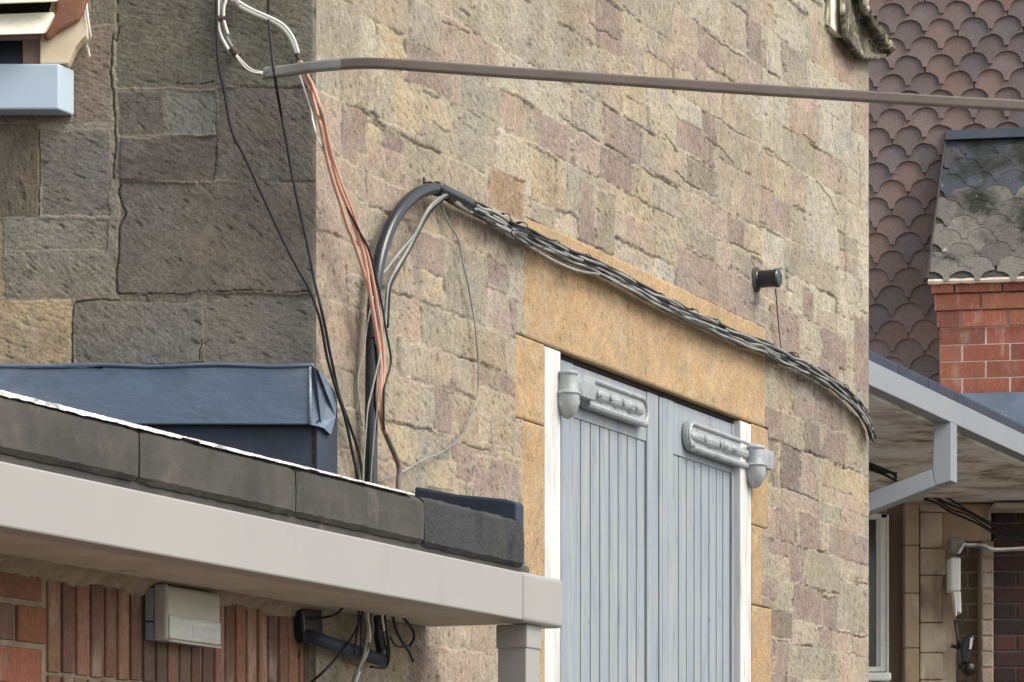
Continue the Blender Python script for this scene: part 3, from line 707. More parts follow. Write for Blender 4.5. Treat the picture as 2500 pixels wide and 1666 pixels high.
# lead flashing wrapped round the corner, felt upstand below it
mb = MB()
zt0, zb0 = lz(895), lz(1037)
fl = [Vector((-5.0, 9 - .030, CAMZ + zt0)), LW(757, 895, .030), LW(757, 1037, .045), Vector((-5.0, 9 - .045, CAMZ + zb0))]
mb.prism(fl, Vector((0, .012, 0)))
lead = mb.obj("lead_flashing", m_lead, ext, bevel=.004)
mb = MB(); mb.tube(smoothpath([Vector((-5.0, 8.968, CAMZ + zt0 + .002))] + [LW(x, 894 + 2.5 * math.sin(x * .021) - (x > 0) * x * .002, .03) for x in range(0, 770, 50)] + [LW(766, 893, .03)], 3), .0065, 6).obj("flashing_lip", m_lead, lead, smooth=True)
side = [LW(757, 893, .03), W(776, 902, .028), M(806, 938, .022), M(822, 965, .02), M(820, 1018, .022), M(808, 1062, .024), M(790, 1045, .026), W(774, 1040, .03), LW(757, 1037, .045)]
MB().tube([LW(757, 897, .033), LW(757, 965, .040), LW(757, 1036, .048)], .0045, 6).obj("fold_edge", m_fold, lead, smooth=True)
mb = MB(); nS = len(side); mb.add(side + [p + Vector((-.006, .012, 0)) for p in side], [tuple(range(nS)), tuple(range(nS, 2 * nS))[::-1]] + [(i, (i + 1) % nS, nS + (i + 1) % nS, nS + i) for i in range(nS)])
mb.obj("flashing_return", m_lead, lead)
mb = MB(); mb.prism([Vector((-5.0, 8.986, CAMZ + .99)), LW(760, 1265, .014), LW(760, 1030, .014), Vector((-5.0, 8.986, CAMZ + zb0 + .01))], Vector((0, .008, 0)))
mb.prism([M(774, 1030, .012), M(823, 966, .012), M(824, 1180, .012), M(824, 1300, .012), M(774, 1300, .012)], N * -.008)
mb.obj("felt_upstand", m_felt_blue, ext)

# ------------------------------------------------------------------ bulkhead lamp on the brick
lamp = thing("bulkhead_lamp", "square grey plastic bulkhead lamp on the brown bricks under the eave", "wall lamp")
lu, lzc = Mu(350, 1498, OB)
lb = .026
mbox(lu, lu + .29, OB + .004, OB + .028, lzc - .066, lzc - .022).obj("base", m_lamp_blue, lamp, bevel=.003)
mbox(lu, lu + .29, OB + .004, OB + .028, lzc - .019, lzc + .064).obj("base", m_lamp_blue, lamp, bevel=.003)
mbox(lu - .003, lu + .012, OB + .029, OB + .068, lzc - .068, lzc + .072).obj("end_cap", m_lamp_end, lamp, bevel=.008)
ln = mbox(lu + .013, lu + .285, OB + .0285, OB + .066, lzc - .068, lzc + .07).obj("diffuser", m_glasslens, lamp, bevel=.014, segs=4)
mbox(lu + .13, lu + .262, OB + .064, OB + .0680, lzc - .052, lzc - .024).obj("reflector", m_lens, lamp, bevel=.001)
mb = MB(); mb.tube(smoothpath([UW(lu + .01, OB + .069, lzc - .068), UW(lu + .15, OB + .067, lzc - .069), UW(lu + .28, OB + .066, lzc - .069)], 4), .003, 6).obj("lower_lip", m_lens, lamp)

mbox(lu + .016, lu + .281, OB + .06, OB + .0668, lzc - .0635, lzc - .004).obj("lower_lens", m_lowlens, lamp, bevel=.003)
mbox(lu + .06, lu + .27, OB + .064, OB + .0676, lzc - .012, lzc - .009).obj("lens_line", m_lens, lamp, bevel=.001)

# ------------------------------------------------------------------ timber bay eave, upper left
bay = thing("timber_bay", "cream timber bay eave with brown sheet flashing above a pale blue-grey box gutter", "bay")
gu = MB()
def lb_(x0, x1, y0, y1, o0, o1, mb, dx=0):
    pass
g0 = [LW(182, 172, .003), LW(182, 283, .003)]
gp = [Vector((g0[0].x, 8.997, 0)), Vector((g0[0].x, 8.997, 0)) - D * .082, Vector((-3.0, 8.997 - .082 * D.y, 0)), Vector((-3.0, 8.997, 0))]
ztp, zbt = g0[0].z, g0[1].z
mb = MB(); mb.prism([Vector((p.x, p.y, zbt)) for p in gp], UP * (ztp - zbt)); mb.obj("box_gutter", m_gutter3, bay, bevel=.005)
def lp(pts, o0, th, name, m, bevel=.004):
    mb = MB(); mb.prism([LW(x, y, o0) for x, y in pts], Vector((0, -th, 0))); return mb.obj(name, m, bay, bevel=bevel)
lp([(104, 168), (172, 168), (190, 128), (203, 112), (217, 100), (214, 20), (205, -40), (150, -40), (120, 60), (104, 110)], .004, .055, "bracket", m_cream)
lp([(106, 97), (120, 104), (140, 86), (196, 54), (206, 34), (220, -10), (222, -60), (136, -60), (136, 30)], .060, .022, "sheet_flashing", m_copper, bevel=.012)
def board(yl0, yl1, yr0, yr1, xr, chop, o):
    mb = MB()
    a = [LW(-400, yl0 + 8, o + .05), LW(xr, yr0, o + .05), LW(xr + 4, yr0 + 8, o + .05), LW(xr - chop, yr1, o + .10), LW(-400, yl1 + 8, o + .10)]
    mb.prism(a, Vector((0, .05, .012))); return mb.obj("sill_board", m_creamboard, bay, bevel=.004)
board(42, 90, 30, 82, 128, 22, .05)
board(-60, 15, -60, 4, 138, 2, .05)
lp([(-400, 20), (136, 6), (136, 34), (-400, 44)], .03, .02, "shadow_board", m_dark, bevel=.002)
lp([(57, 88), (106, 84), (106, 166), (57, 166)], .012, .02, "side_board", m_pinkboard)
lp([(-400, 84), (57, 84), (57, 166), (-400, 166)], .004, .012, "dark_recess", m_bluewin)
lp([(-400, 84), (104, 80), (104, 100), (-400, 106)], .03, .02, "under_board", m_pinkboard)
lc = cable("hanging_cord", [LW(208, -30, .065), LW(212, 25, .064), LW(218, 70, .06), LW(221, 92, .05), LW(212, 106, .03), LW(215, 122, .02), LW(219, 139, .014)], .0035, m_whitewire, "thin white cord hanging beside the cream bay bracket", "cord")

# ------------------------------------------------------------------ black drain pipe up the long wall
bp = MB()
O1 = .045
pp = [M(906, 1240, O1), M(906, 1100, O1), M(907, 950, O1), M(909, 820, O1), M(914, 720, O1), M(924, 645, O1), M(942, 580, O1), M(969, 524, O1), M(1004, 484, O1), M(1040, 464, O1), M(1072, 462, O1), M(1102, 476, O1), M(1150, 500, O1)]
bp.tube(smoothpath(pp, 8), .0185, 14)
pipe = bp.obj("black_pipe", m_black, smooth=True, label="black plastic pipe rising up the sandstone wall and bending over towards the lintel", cat="pipe")
for (x, y, x2, y2) in ((1064, 461, 1070, 462), (909, 830, 909, 822)):
    p, q = M(x, y, O1), M(x2, y2, O1)
    MB().tube([p, q], .0215, 14).obj("pipe_collar", m_black, pipe, smooth=True)
mb = MB(); mb.tube([M(1035, 436, .01), M(1036, 448, .03), M(1052, 446, .05), M(1066, 456, .06)], .0045, 6).obj("pipe_clip", m_blackwire, pipe)
low = thing("waste_pipe", "black elbowed waste pipe under the lean-to eave, running back to the bricks", "pipe")
MB().tube(smoothpath([M(924, 1400, .05), M(923, 1470, .05), M(923, 1520, .05), M(927, 1560, .05), M(934, 1592, .05)], 6), .0165, 14).obj("upright", m_black, low, smooth=True)
mb = MB(); mb.prism([M(x, y, -.016) for x, y in ((716, 1488), (764, 1482), (766, 1562), (722, 1572))], N * .03); mb.obj("wall_flange", m_black, low, bevel=.006)
MB().lathe(M(934, 1608, .05) - UP * .012, UP, [(.0, 0), (.017, .004), (.02, .02), (.02, .045), (.0175, .05)], 16).obj("elbow", m_black, low, smooth=True)
MB().tube([M(932, 1612, .05), M(912, 1606, .05), M(870, 1592, .05), W(802, 1570, .05), W(774, 1560, .05), LW(740, 1548, .06), LW(700, 1536, .06)], .0185, 12).obj("branch", m_felt_blue, low, smooth=True)

# ------------------------------------------------------------------ cables
def wc(name, pts, r, m, label, off=.02, group=None, cat="cable", n=5):
    return cable(name, [W(p[0], p[1], p[2] if len(p) > 2 else off) for p in pts], r, m, label, cat, group, n)

wc("black_wire", [(528, -30), (530, 90), (535, 163), (547, 218), (565, 316), (598, 384), (629, 452), (666, 533), (700, 605), (731, 663), (757, 709), (774, 756), (786, 802), (799, 875), (820, 950), (836, 998), (847, 1041), (860, 1103), (872, 1160), (885, 1225)], .0042, m_blackwire, "thin black wire bowed to the left down the dark ashlar, outermost of the pair", .03, "black wires hanging at the corner")
wc("black_wire", [(654, -30), (657, 60), (664, 130, .16), (672, 195, .17), (685, 270), (697, 330), (707, 390), (718, 450), (735, 530), (745, 571), (758, 636), (768, 687), (782, 745), (794, 800), (804, 854), (817, 915), (828, 966), (850, 1028), (868, 1079), (879, 1121), (888, 1190)], .0042, m_blackwire, "straight black wire passing in front of the grey cable end, at the corner", .03, "black wires hanging at the corner")
# white looped pair, top
wc("white_cable", [(548, -60), (536, -10), (533, 10), (533, 43), (534, 68), (543, 95), (560, 124), (572, 134)], .0048, m_whitewire, "bright white cable, outer strand of the taped loop at the top", .022, "white cables in the taped loop")
wc("white_cable", [(548, -50), (542, -5), (540, 41), (545, 68), (555, 95), (568, 117), (577, 130)], .0052, m_greywire, "dull grey cable, middle strand of the taped loop at the top", .02, "white cables in the taped loop")
wc("white_cable", [(562, -40), (552, 0), (547, 17), (546, 41), (549, 60), (557, 85)], .0042, m_whitewire, "white cable, inner strand leaving the taped loop at the top", .026, "white cables in the taped loop")
MB().tube([LW(532, 46, .022), LW(551, 46, .022)], .0095, 10).obj("cable_tape", m_tape, smooth=False, label="dark tape band round the white cable loop near the top edge", cat="tape")
MB().tube([LW(565, 118, .022), LW(582, 138, .022)], [.012, .011], 10).obj("cable_tape", m_tape, label="brown tape wrapped on the lower end of the white cable loop", cat="tape")
wc("lead_wire", [(578, 134), (590, 148), (606, 164), (622, 173), (645, 177)], .0022, m_whitewire, "fine white wire curving from the brown tape to the grey cable end, upper of two", .05, "fine wires into the service cable")
wc("lead_wire", [(576, 137), (588, 153), (602, 168), (620, 177), (645, 180)], .0022, m_whitewire, "fine white wire curving from the brown tape to the grey cable end, lower of two", .06, "fine wires into the service cable")
wc("white_cable", [(545, -40), (560, -8), (578, 9), (592, 19), (622, 34), (656, 48), (682, 62), (702, 82), (716, 106), (725, 131), (729, 146)], .0062, m_whitewire, "thick white cable arching down to the right towards the grey cable end", .022, None)
wc("white_cable", [(552, -40), (566, -4), (584, 5), (598, 14), (626, 28), (660, 43), (688, 58), (708, 79), (721, 104), (729, 131)], .004, m_whitewire, "slimmer white cable lying along the upper side of the thick white one", .026, None)
MB().tube([LW(573, 3, .022), LW(582, 14, .022)], .0115, 10).obj("cable_tape", m_greysheath, label="grey tape collar on the thick white cable at the top edge", cat="tape")
MB().tube([LW(725, 131, .022), LW(729, 143, .022), LW(733, 156, .022)], [.0085, .0075, .006], 10).obj("cable_tape", m_tape, label="brown tape on the end of the thick white cable above the grey cable end", cat="tape")
# orange cables
GO = "faded orange cables at the corner"
wc("orange_cable", [(730, 150), (742, 187), (756, 216), (768, 250), (779, 292), (788, 335), (798, 386), (813, 441), (830, 494), (849, 556), (861, 584), (884, 653), (902, 712), (916, 802), (925, 854), (928, 885), (923, 934), (922, 988), (935, 1041), (941, 1060)], .0052, m_orange, "faded orange cable, leftmost of the three beside the black pipe", .07, GO)
wc("orange_cable", [(733, 150), (751, 187), (765, 214), (777, 250), (788, 292), (798, 346), (811, 394), (828, 455), (848, 505), (876, 584), (890, 632), (908, 742), (920, 815), (927, 860), (931, 920), (929, 980), (936, 1030), (943, 1060)], .0055, m_orange, "faded orange cable, middle of the three beside the black pipe", .075, GO)
wc("orange_cable", [(735, 150), (754, 190), (768, 220), (780, 255), (793, 300), (803, 350), (817, 400), (836, 455), (858, 510), (880, 570), (898, 625), (912, 690), (924, 760), (934, 830), (938, 900), (934, 980), (938, 1050)], .0042, m_orange, "faded orange cable, rightmost and thinnest of the three beside the black pipe", .08, GO)
wc("sleeved_cable", [(936, 1045), (943, 1062), (951, 1081), (963, 1108), (973, 1135), (975, 1155), (973, 1180), (972, 1230)], .0082, m_brown, "short brown sleeved cable end curling below the orange cables", .06)
wc("thin_white_wire", [(728, 150), (733, 187), (740, 209), (758, 266), (763, 292), (775, 335), (794, 377), (809, 407), (826, 450), (846, 505)], .0026, m_whitewire, "thin white wire following the left edge of the orange cables at the corner", .06)
wc("thin_grey_wire", [(846, 505, .075), (878, 567), (902, 614), (920, 686), (935, 757), (941, 800), (954, 870), (951, 902), (938, 950), (937, 1014), (938, 1049)], .0032, m_blackwire, "thin dark wire bowing right of the orange cables beside the black pipe", .085)
wc("thin_white_wire", [(917, 700), (897, 790), (887, 859), (876, 907), (874, 950), (879, 1001), (884, 1040)], .0026, m_greywire, "thin grey wire bowed out to the left of the black pipe", .05)
wc("thin_white_wire", [(929, 860), (919, 907), (906, 961), (898, 998), (894, 1041), (890, 1095), (886, 1159), (884, 1220)], .0026, m_greywire, "thin pale wire crossing in front of the black pipe from right to left", .085)
wc("thin_white_wire", [(948, 700), (937, 800), (930, 880), (925, 950), (919, 1014), (914, 1055), (906, 1154), (904, 1225)], .0022, m_greywire, "thin grey wire running straight down the front of the black pipe", .075)
# grey pair from the bundle down beside the pipe
GP = "grey cables dropping beside the black pipe"
wc("grey_cable", [(1098, 472), (1076, 486), (1048, 510), (1030, 540), (1010, 580), (990, 618), (965, 660), (948, 695), (943, 735), (940, 790), (934, 860), (928, 930)], .0052, m_greywire, "light grey cable curving down from the bundle, right of the black pipe bend", .05, GP)
wc("grey_cable", [(1104, 470), (1080, 480), (1054, 500), (1034, 530), (1013, 572), (985, 605), (960, 635), (940, 662), (928, 668)], .0045, m_greywire, "grey cable curving from the bundle to the collar on the black pipe bend", .055, GP)
wc("grey_cable", [(1095, 478), (1070, 496), (1046, 525), (1028, 556), (1006, 600), (975, 655), (953, 702), (949, 745), (946, 800)], .0045, m_blackwire, "dark cable shadowing the light grey ones beside the black pipe bend", .03, GP)
wc("loop_wire", [(1090, 474), (1079, 486), (1084, 519), (1098, 550), (1117, 581), (1131, 644), (1146, 712), (1158, 781), (1165, 850), (1168, 891), (1167, 950), (1160, 988), (1136, 1049), (1107, 1084), (1072, 1108), (1037, 1121), (994, 1146), (965, 1160), (925, 1176)], .0028, m_greywire, "long thin wire hanging in a wide loop over the pale stone left of the shutters", .02)

# bundle over the lintel
path = [(1095, 476), (1116, 490), (1176, 520), (1221, 541), (1265, 565), (1325, 595), (1400, 630), (1477, 664), (1540, 698), (1594, 728), (1650, 756), (1700, 781), (1760, 808), (1806, 829), (1860, 850), (1912, 873), (1960, 896), (1997, 916), (2035, 940), (2072, 969), (2100, 1000), (2122, 1035), (2131, 1066)]
GB = "cables strung along the wall over the shutters"
wc("bundle_cable", [(x, y + 3, .03) for x, y in path], .0175, m_black, "thick black conduit at the core of the bundle over the lintel", group=GB)
specs = [(-13, .0048, m_greywire, "pale grey cable along the upper edge of the bundle over the lintel"), (-8, .0042, m_blackwire, "thin black cable just under the upper edge of the bundle over the lintel"), (9, .0052, m_greywire, "pale grey cable along the lower edge of the bundle over the lintel"),
         (1, .0036, m_greywire, "pale cable weaving through the middle of the bundle over the lintel"), (14, .004, m_blackwire, "black cable drooping lowest under the bundle over the lintel"), (-3, .004, m_greywire, "slim grey cable twisting across the front of the bundle over the lintel"), (-16, .0052, m_blackwire, "black cable riding on top of the bundle over the lintel")]
for i, (dy, r, m, lab) in enumerate(specs):
    rr = random.Random(40 + i)
    dense = []
    for (x0, y0), (x1, y1) in zip(path[:-1], path[1:]):
        for t in (0, .5):
            dense.append((x0 + (x1 - x0) * t, y0 + (y1 - y0) * t))
    dense.append(path[-1])
    pts = [(x, y + dy * (.7 if k < 3 else 1) + rr.uniform(-3.2, 3.2), .047 + rr.uniform(-.01, .01)) for k, (x, y) in enumerate(dense)]
    wc("bundle_cable", pts, r, m, lab, group=GB, n=4)
wc("bundle_cable", [(1210, 548, .05), (1250, 570, .05), (1290, 600, .05), (1330, 625, .055), (1375, 648, .055), (1420, 664, .055), (1470, 672, .05), (1510, 690, .05)], .005, m_greywire, "grey cable sagging away below the bundle near the left of the lintel", group=GB)
MB().tube(smoothpath([M(1290 + 42 * math.cos(a) * 1.0, 575 + 9 + 14 * math.sin(a) + 16 * math.cos(a), .065) for a in np.linspace(0, 5.6, 14)], 3), .0022, 6).obj("wire_twist", m_blackwire, smooth=True, label="small black wire coil twisted round the bundle above the lintel's left end", cat="wire")
cl = None; rc = random.Random(9)
spots_ = [(1176, 519), (1221, 540), (1262, 561), (1345, 604), (1420, 640), (1535, 696), (1600, 730), (1680, 771), (1735, 797), (1812, 830), (1870, 853), (1925, 878), (1985, 909), (2052, 953)]
for i, (x, y) in enumerate(spots_):
    c_ = M(x, y, 0)
    if cl is None:
        base_c = Vector((0, 0, 0))
        mb = MB()
        mb.tube([UP * .026, N * .045 + UP * .027, N * .056 + UP * .012, N * .058 - UP * .01, N * .045 - UP * .027, -UP * .03], .0028, 6)
        mb.boxf(lambda a, b, c: D * a + N * b + UP * c, -.005, .005, 0, .03, .024, .036)
        cl = mb.obj("cable_clip", m_blackwire); o = cl
    else:
        o = cl.copy(); C.objects.link(o)
    o.location = c_; o.rotation_euler = (rc.uniform(-.3, .3), rc.uniform(-.3, .3), 0); o.scale = (rc.uniform(.45, .8),) * 3
    tag(o, "small black clip holding the cable bundle to the wall over the shutters", "cable clip", "black clips along the cable bundle")

# brown service cable spanning in front
sp = [(646, 179, 8.84), (700, 173, 8.82), (770, 163, 8.78), (840, 157, 8.75), (910, 155, 8.72), (1000, 160, 8.7), (1250, 178, 8.68), (1500, 195, 8.66), (1750, 213, 8.65), (2000, 229, 8.64), (2250, 245, 8.63), (2500, 259, 8.62), (2900, 281, 8.62), (3500, 310, 8.6), (4300, 345, 8.6)]
serv = thing("service_cable", "thick brown service cable spanning the picture in front of the walls and scale tiles", "cable")
MB().tube(smoothpath([PY(*p) for p in sp], 8), .0192, 4, math.pi / 4).obj("sheath", m_brown, serv, bevel=.005)
MB().tube(smoothpath([PY(*p) for p in sp[:4]], 6), .0198, 4, math.pi / 4).obj("grey_end", m_greysheath, serv, bevel=.006)
MB().tube([PY(646, 179, 8.84), PY(664, 177, 8.835)], .0165, 14).obj("end_ferrule", m_greywire, serv, smooth=False, bevel=.002)

# wires under the eave
GE = "wires hanging under the lean-to eave"
for pts, r, m, lab in (
    ([(851, 1460), (840, 1480), (820, 1500), (790, 1508, .04), (760, 1511, .05), (728, 1512, .06)], .0036, m_blackwire, "black wire sagging left under the eave to the dark bricks"),
    ([(888, 1470), (882, 1505), (868, 1540), (845, 1578), (820, 1608), (790, 1640, .09), (755, 1670, .09), (720, 1700, .09)], .0036, m_blackwire, "black wire slanting down across the elbowed waste pipe"),
    ([(876, 1470), (875, 1520), (868, 1570), (866, 1600)], .003, m_blackwire, "leftmost short dark wire beside the waste pipe upright"),
    ([(883, 1470), (882, 1530), (882, 1600)], .003, m_blackwire, "straight dark wire, second from left beside the waste pipe upright"),
    ([(893, 1472), (890, 1500), (897, 1530), (894, 1560), (888, 1600), (872, 1640), (858, 1680)], .0052, m_greywire, "pale grey wire wriggling down left of the waste pipe upright"),
    ([(910, 1472), (907, 1500), (909, 1540), (902, 1570), (890, 1600), (878, 1645), (862, 1690)], .0055, m_brown, "brownish wire close against the left of the waste pipe upright"),
    ([(899, 1470), (898, 1510), (903, 1545), (898, 1585), (884, 1625), (870, 1665), (862, 1700)], .004, m_whitewire, "palest wire of the bunch left of the waste pipe upright"),
    ([(932, 1470), (933, 1505), (938, 1540)], .0035, m_whitewire, "short white wire down the front of the waste pipe upright"),
    ([(702, 1600, .05), (712, 1608, .05), (724, 1607, .05), (733, 1596, .05)], .0036, m_blackwire, "short black hook of wire on the dark bricks beside the waste pipe"),
    ([(938, 1470), (940, 1520), (948, 1570), (950, 1605), (940, 1630), (905, 1628)], .0042, m_blackwire, "black wire hooking round the outside of the waste pipe elbow"),
    ([(945, 1478), (965, 1492), (990, 1515), (1008, 1540), (1010, 1560), (1000, 1578)], .0042, m_blackwire, "black wire bowing out to the right under the eave"),
    ([(958, 1478), (960, 1510), (970, 1545), (985, 1572), (1000, 1595), (1008, 1615)], .0042, m_blackwire, "black wire hanging in a steep curve with its free end on the pale stone"),
    ([(952, 1555), (965, 1575), (980, 1580), (998, 1577)], .0032, m_blackwire, "short black wire joining the two hanging loops under the eave")):
    wc("loose_wire", [(p[0], p[1], p[2] if len(p) > 2 else .075) for p in pts], r, m, lab, group=GE)

# black stub on the wall
stub = thing("vent_stub", "short black pipe stub sticking out of the stone wall right of the lintel", "pipe")
sb = M(1846, 683, 0)
MB().lathe(sb, N, [(.034, -.02), (.037, .0), (.037, .012), (.033, .016), (.033, .075), (.036, .078), (.036, .088), (.030, .093), (.012, .096), (.0, .094)], 20).obj("pipe_end", m_black, stub, smooth=False, bevel=.001)
MB().lathe(sb, N, [(.050, -.01), (.046, .006), (.036, .010), (.0, .011)], 16).obj("sealant_ring", m_felt, stub, smooth=True)
wc("drip_wire", [(1893, 706, .07), (1896, 735, .05), (1899, 775, .03), (1903, 815, .02), (1907, 850, .03)], .0022, m_blackwire, "fine dark wire dangling from the black pipe stub")

# ------------------------------------------------------------------ tile-hung house behind
house = thing("tile_hung_house", "gabled house hung with mauve scale tiles, with brick bay and grey eaves gutter", "house")
def scale_tiles(name, org, e1, e2, nrm, w, ex, cols_, rows, m, parent, pal, clip=None, edge=None, kick=.022, th=.019, slip=.004):
    mb = MB(); rr = random.Random(77)
    n = 9; tip = .065 * w; hh = ex * .70
    prof = []
    for i in range(n + 1):
        t = i / n; x = -w / 2 + (w / 2 - tip) * t
        prof.append((x, hh * math.sqrt(max(0, 1 - t * t))))
    prof = prof + [(-x, y) for x, y in prof[::-1]]
    top = ex * 2.05
    for r in range(rows):
        for c in range(cols_):
            cxp = (c + (.5 if r % 2 else 0)) * w; zp = r * ex
            jx, jz_, rot = rr.uniform(-slip, slip), rr.uniform(-slip, slip), rr.uniform(-.012, .012)
            col = lin(rr.choice(pal(r) if callable(pal) else pal)); k = 1 + rr.uniform(-.14, .14); col = tuple(v * k for v in col)
            poly = [(x * .985, y) for x, y in prof] + [(w * .4925, top), (-w * .4925, top)]
            f, b = [], []
            for x, y in poly:
                x2, y2 = x - rot * y + cxp + jx, y + rot * x + zp + jz_
                o = kick * (1 - y / top) * 1.6
                f.append(org + e1 * x2 + e2 * y2 + nrm * (o + th)); b.append(org + e1 * x2 + e2 * y2 + nrm * o)
            N_ = len(f)
            mid = lambda P: P
            fs = [tuple(range(N_))] + [(i, N_ + i, N_ + (i + 1) % N_, (i + 1) % N_) for i in range(N_)]
            if clip:
                if not clip(sum(f, Vector()) / N_): continue
                f = [edge(p) for p in f]; b = [edge(p) for p in b]
            mb.add(f + b, fs, col)
    return mb.obj(name, m, parent)
org = B(2020, 1035, .02)
scale_tiles("tile_hanging", org - E1 * .2005 * 6, E1, UP, NB, .2005, .1088, 22, 27, m_tile, house, [(136, 118, 112), (130, 116, 112), (140, 118, 110), (124, 112, 111), (144, 120, 111), (132, 116, 111)])
wallb = MB(); wallb.boxf(lambda a, b, c: Vector((QB.x, QB.y, 0)) + E1 * a + NB * b + UP * c, -4.5, 4.2, -.3, .0, 0, 7.2)
wallb.obj("gable_wall", m_render, house)
# brick bay
def BF(a, b, c): return Vector((QB.x, QB.y, 0)) + E1 * a + NB * b + UP * (CAMZ + c)
def Ba(x, y, o):
    p = B(x, y, o) - Vector((QB.x, QB.y, 0)); return p.dot(E1), p.z - CAMZ
OBY = .55
ba0, bzt = Ba(2293, 688, OBY)
bzb = bzt - 1.2
mb = MB(); ml = MB()
ml.boxf(BF, ba0 + .004, ba0 + 1.6, -.1, OBY - .005, bzb, bzt)
zt = bzt; row = 0
while zt > bzb:
    step = [.046, .028, .014][row] if row < 3 else 0
    hh = .094 if row else .075
    a = ba0 - step - (0 if row % 2 else .14)
    while a < ba0 + 1.5:
        e = a + .272
        mb.boxf(BF, max(a, ba0 - step), e, OBY - .1, OBY + step + rnd.uniform(-.002, .002), zt - hh, zt, bcol(rnd.choice([(178, 112, 90), (166, 102, 84), (156, 96, 82), (184, 118, 96)]), .1))
        a = e + .012
    zt -= hh + .007; row += 1
bb = mb.obj("bay_brickwork", m_brick, house, bevel=.003)
ml.obj("mortar_bed", m_mortar_pale, bb)
# its lean-to tile roof
p0 = B(2266, 684, OBY + .07); p1 = B(2313, 328, .04)
sl = (p1 - p0); slz = Vector((NB.x * (.04 - OBY - .07), NB.y * (.04 - OBY - .07), p1.z - p0.z)); sdir = slz.normalized(); sn = E1.cross(sdir); sn = sn if sn.dot(NB) > 0 else -sn
skew = (p1 - p0).dot(E1); L_ = slz.length
rt = MB(); rt.prism([p0 - E1 * .0, p0 + E1 * 1.6, p0 + E1 * 1.6 + slz, p0 + slz + E1 * skew], sn * -.05)
br_ = rt.obj("bay_roof", m_felt, house)
def clip_(p):
    d = p - p0; s_ = d.dot(sdir) / L_; return d.dot(E1) > skew * s_ - .01 and s_ < 1.1
def edge_(p):
    d = p - p0; m_ = skew * d.dot(sdir) / L_ - d.dot(E1)
    return p + E1 * max(0, m_)
scale_tiles("roof_tiles", p0 - E1 * .1 - sdir * .03, E1, sdir, sn, .2, .112, 8, int(L_ / .112), m_bayroof, br_, lambda r: [(128, 124, 114), (112, 106, 100)] if r < 6 else [(84, 88, 94), (76, 80, 88), (92, 90, 92)], clip=clip_, edge=edge_, kick=.0035, th=.007, slip=.008)
mb = MB(); mb.prism([p0 + slz * .93 + E1 * (skew * .93 - .006) + sn * .036, p0 + slz * .93 + E1 * 1.6 + sn * .036, p0 + slz * .995 + E1 * 1.6 + sn * .036, p0 + slz * .995 + E1 * (skew * .995 - .006) + sn * .036], sn * .006)
mb.obj("top_flashing", m_bay_blue, br_)
mb = MB(); mb.tube([p0 - E1 * .006 + sn * .02, p0 + slz + E1 * (skew - .006) + sn * .02], .007, 6); mb.obj("verge_pointing", m_felt, br_)
rough_pts = MB(); rough_pts.tube([p0 + E1 * i * .05 - UP * .012 + NB * .0 for i in range(30)], [.012 + .006 * rs.random() for i in range(30)], 6)
rough_pts.obj("eaves_pointing", m_mortar_pale, br_)
# apron flashing under the bay
mb = MB(); ap = [B(2300, 962, OBY + .03), B(2640, 955, OBY + .03), B(2640, 1110, OBY + .25), B(2300, 1110, OBY + .25)]
mb.prism(ap, NB * .01); mb.obj("apron_flashing", m_lead, house)

# flat roofed eave in front of it
ZB, ZT = 1201 / FPX * 15.0, 1262 / FPX * 15.0
def ebox(u0, u1, o0, o1, z0, z1, mb=None): return (mb or MB()).boxf(lambda a, b, c: EW(a, b, c), u0, u1, o0, o1, z0, z1)
ebox(-1.2, 5.6, -.075, 0, ZB, ZT).obj("eaves_gutter", m_gutter2, house, bevel=.004)
ebox(-1.2, 5.2, -.13, -.076, ZB - .012, ZT + .005).obj("fascia_board", m_soffit_dirty, house, bevel=.004)
eu = [-1.2, .03, .63, 1.13, 1.66, 2.3, 3.0, 5.6]
for a, b in zip(eu[:-1], eu[1:]):
    ebox(a + .004, b - .004, -.16, -.045, ZT + .006, 1304 / FPX * 15.0 + rnd.uniform(-.004, .004)).obj("roof_edge", m_felt_blue, house, bevel=.012)
wall_y = 19.8
tri = [EW(-1.2, -.13, ZB), EW(5.05, -.13, ZB), Vector((EW(-1.2, 0, 0).x, wall_y, CAMZ + ZB))]
MB().prism(tri, UP * .12).obj("eaves_soffit", m_soffit_dirty, house)
# downpipe with an offset
mb = MB()
def eface(pts, dep, o=-.02): return [onplane(x, y, Vector((0, 16.25, 0)), NL, 0) for x, y in pts]
q = eface([(2281, 1040), (2326, 1065), (2326, 1170), (2281, 1190)], 0)
q = eface([(2280, 1030), (2322, 1030), (2322, 1174), (2282, 1186), (2276, 1144)], 0)
mb.prism(q, D * .11)
mb.obj("offset_downpipe", m_gutter2, house, bevel=.004)
mb = MB(); q = eface([(2275, 1145), (2282, 1187), (2060, 1274), (2060, 1226)], 0)
mb.prism(q, D * .10); mb.obj("offset_downpipe", m_gutter2, house, bevel=.004)

# wall beneath: frontal masonry with window, pilasters, brick
def fb(x0, x1, y0, y1, Y, th, mb=None, col=None):
    mb = mb or MB(); a = PY(x0, y1, Y); b = PY(x1, y0, Y)
    return mb.boxf(lambda p, q, r: Vector((p, q, r)), a.x, b.x, Y, Y + th, max(a.z, .002), b.z, col)
YB = 3000
ztop = HY - (ZB + .0) / wall_y * FPX
fb(2166, 2212, ztop, YB, 19.84, .3).obj("rendered_reveal", m_render, house)
fb(2040, 2166, ztop, 1252, 19.80, .3).obj("window_lintel", m_ashlar, house)
fb(2040, 2166, 1700, YB, 19.80, .3).obj("sill_wall", m_ashlar, house)
yy = [ztop, 1331, 1448, 1582, 1760, 2000, 2300, 3000]
mb = MB(); mb2 = MB(); mb3 = MB(); mb4 = MB()
for a, b in zip(yy[:-1], yy[1:]):
    fb(2210, 2244, a + 1, b - .5, 19.70, .3, mb)
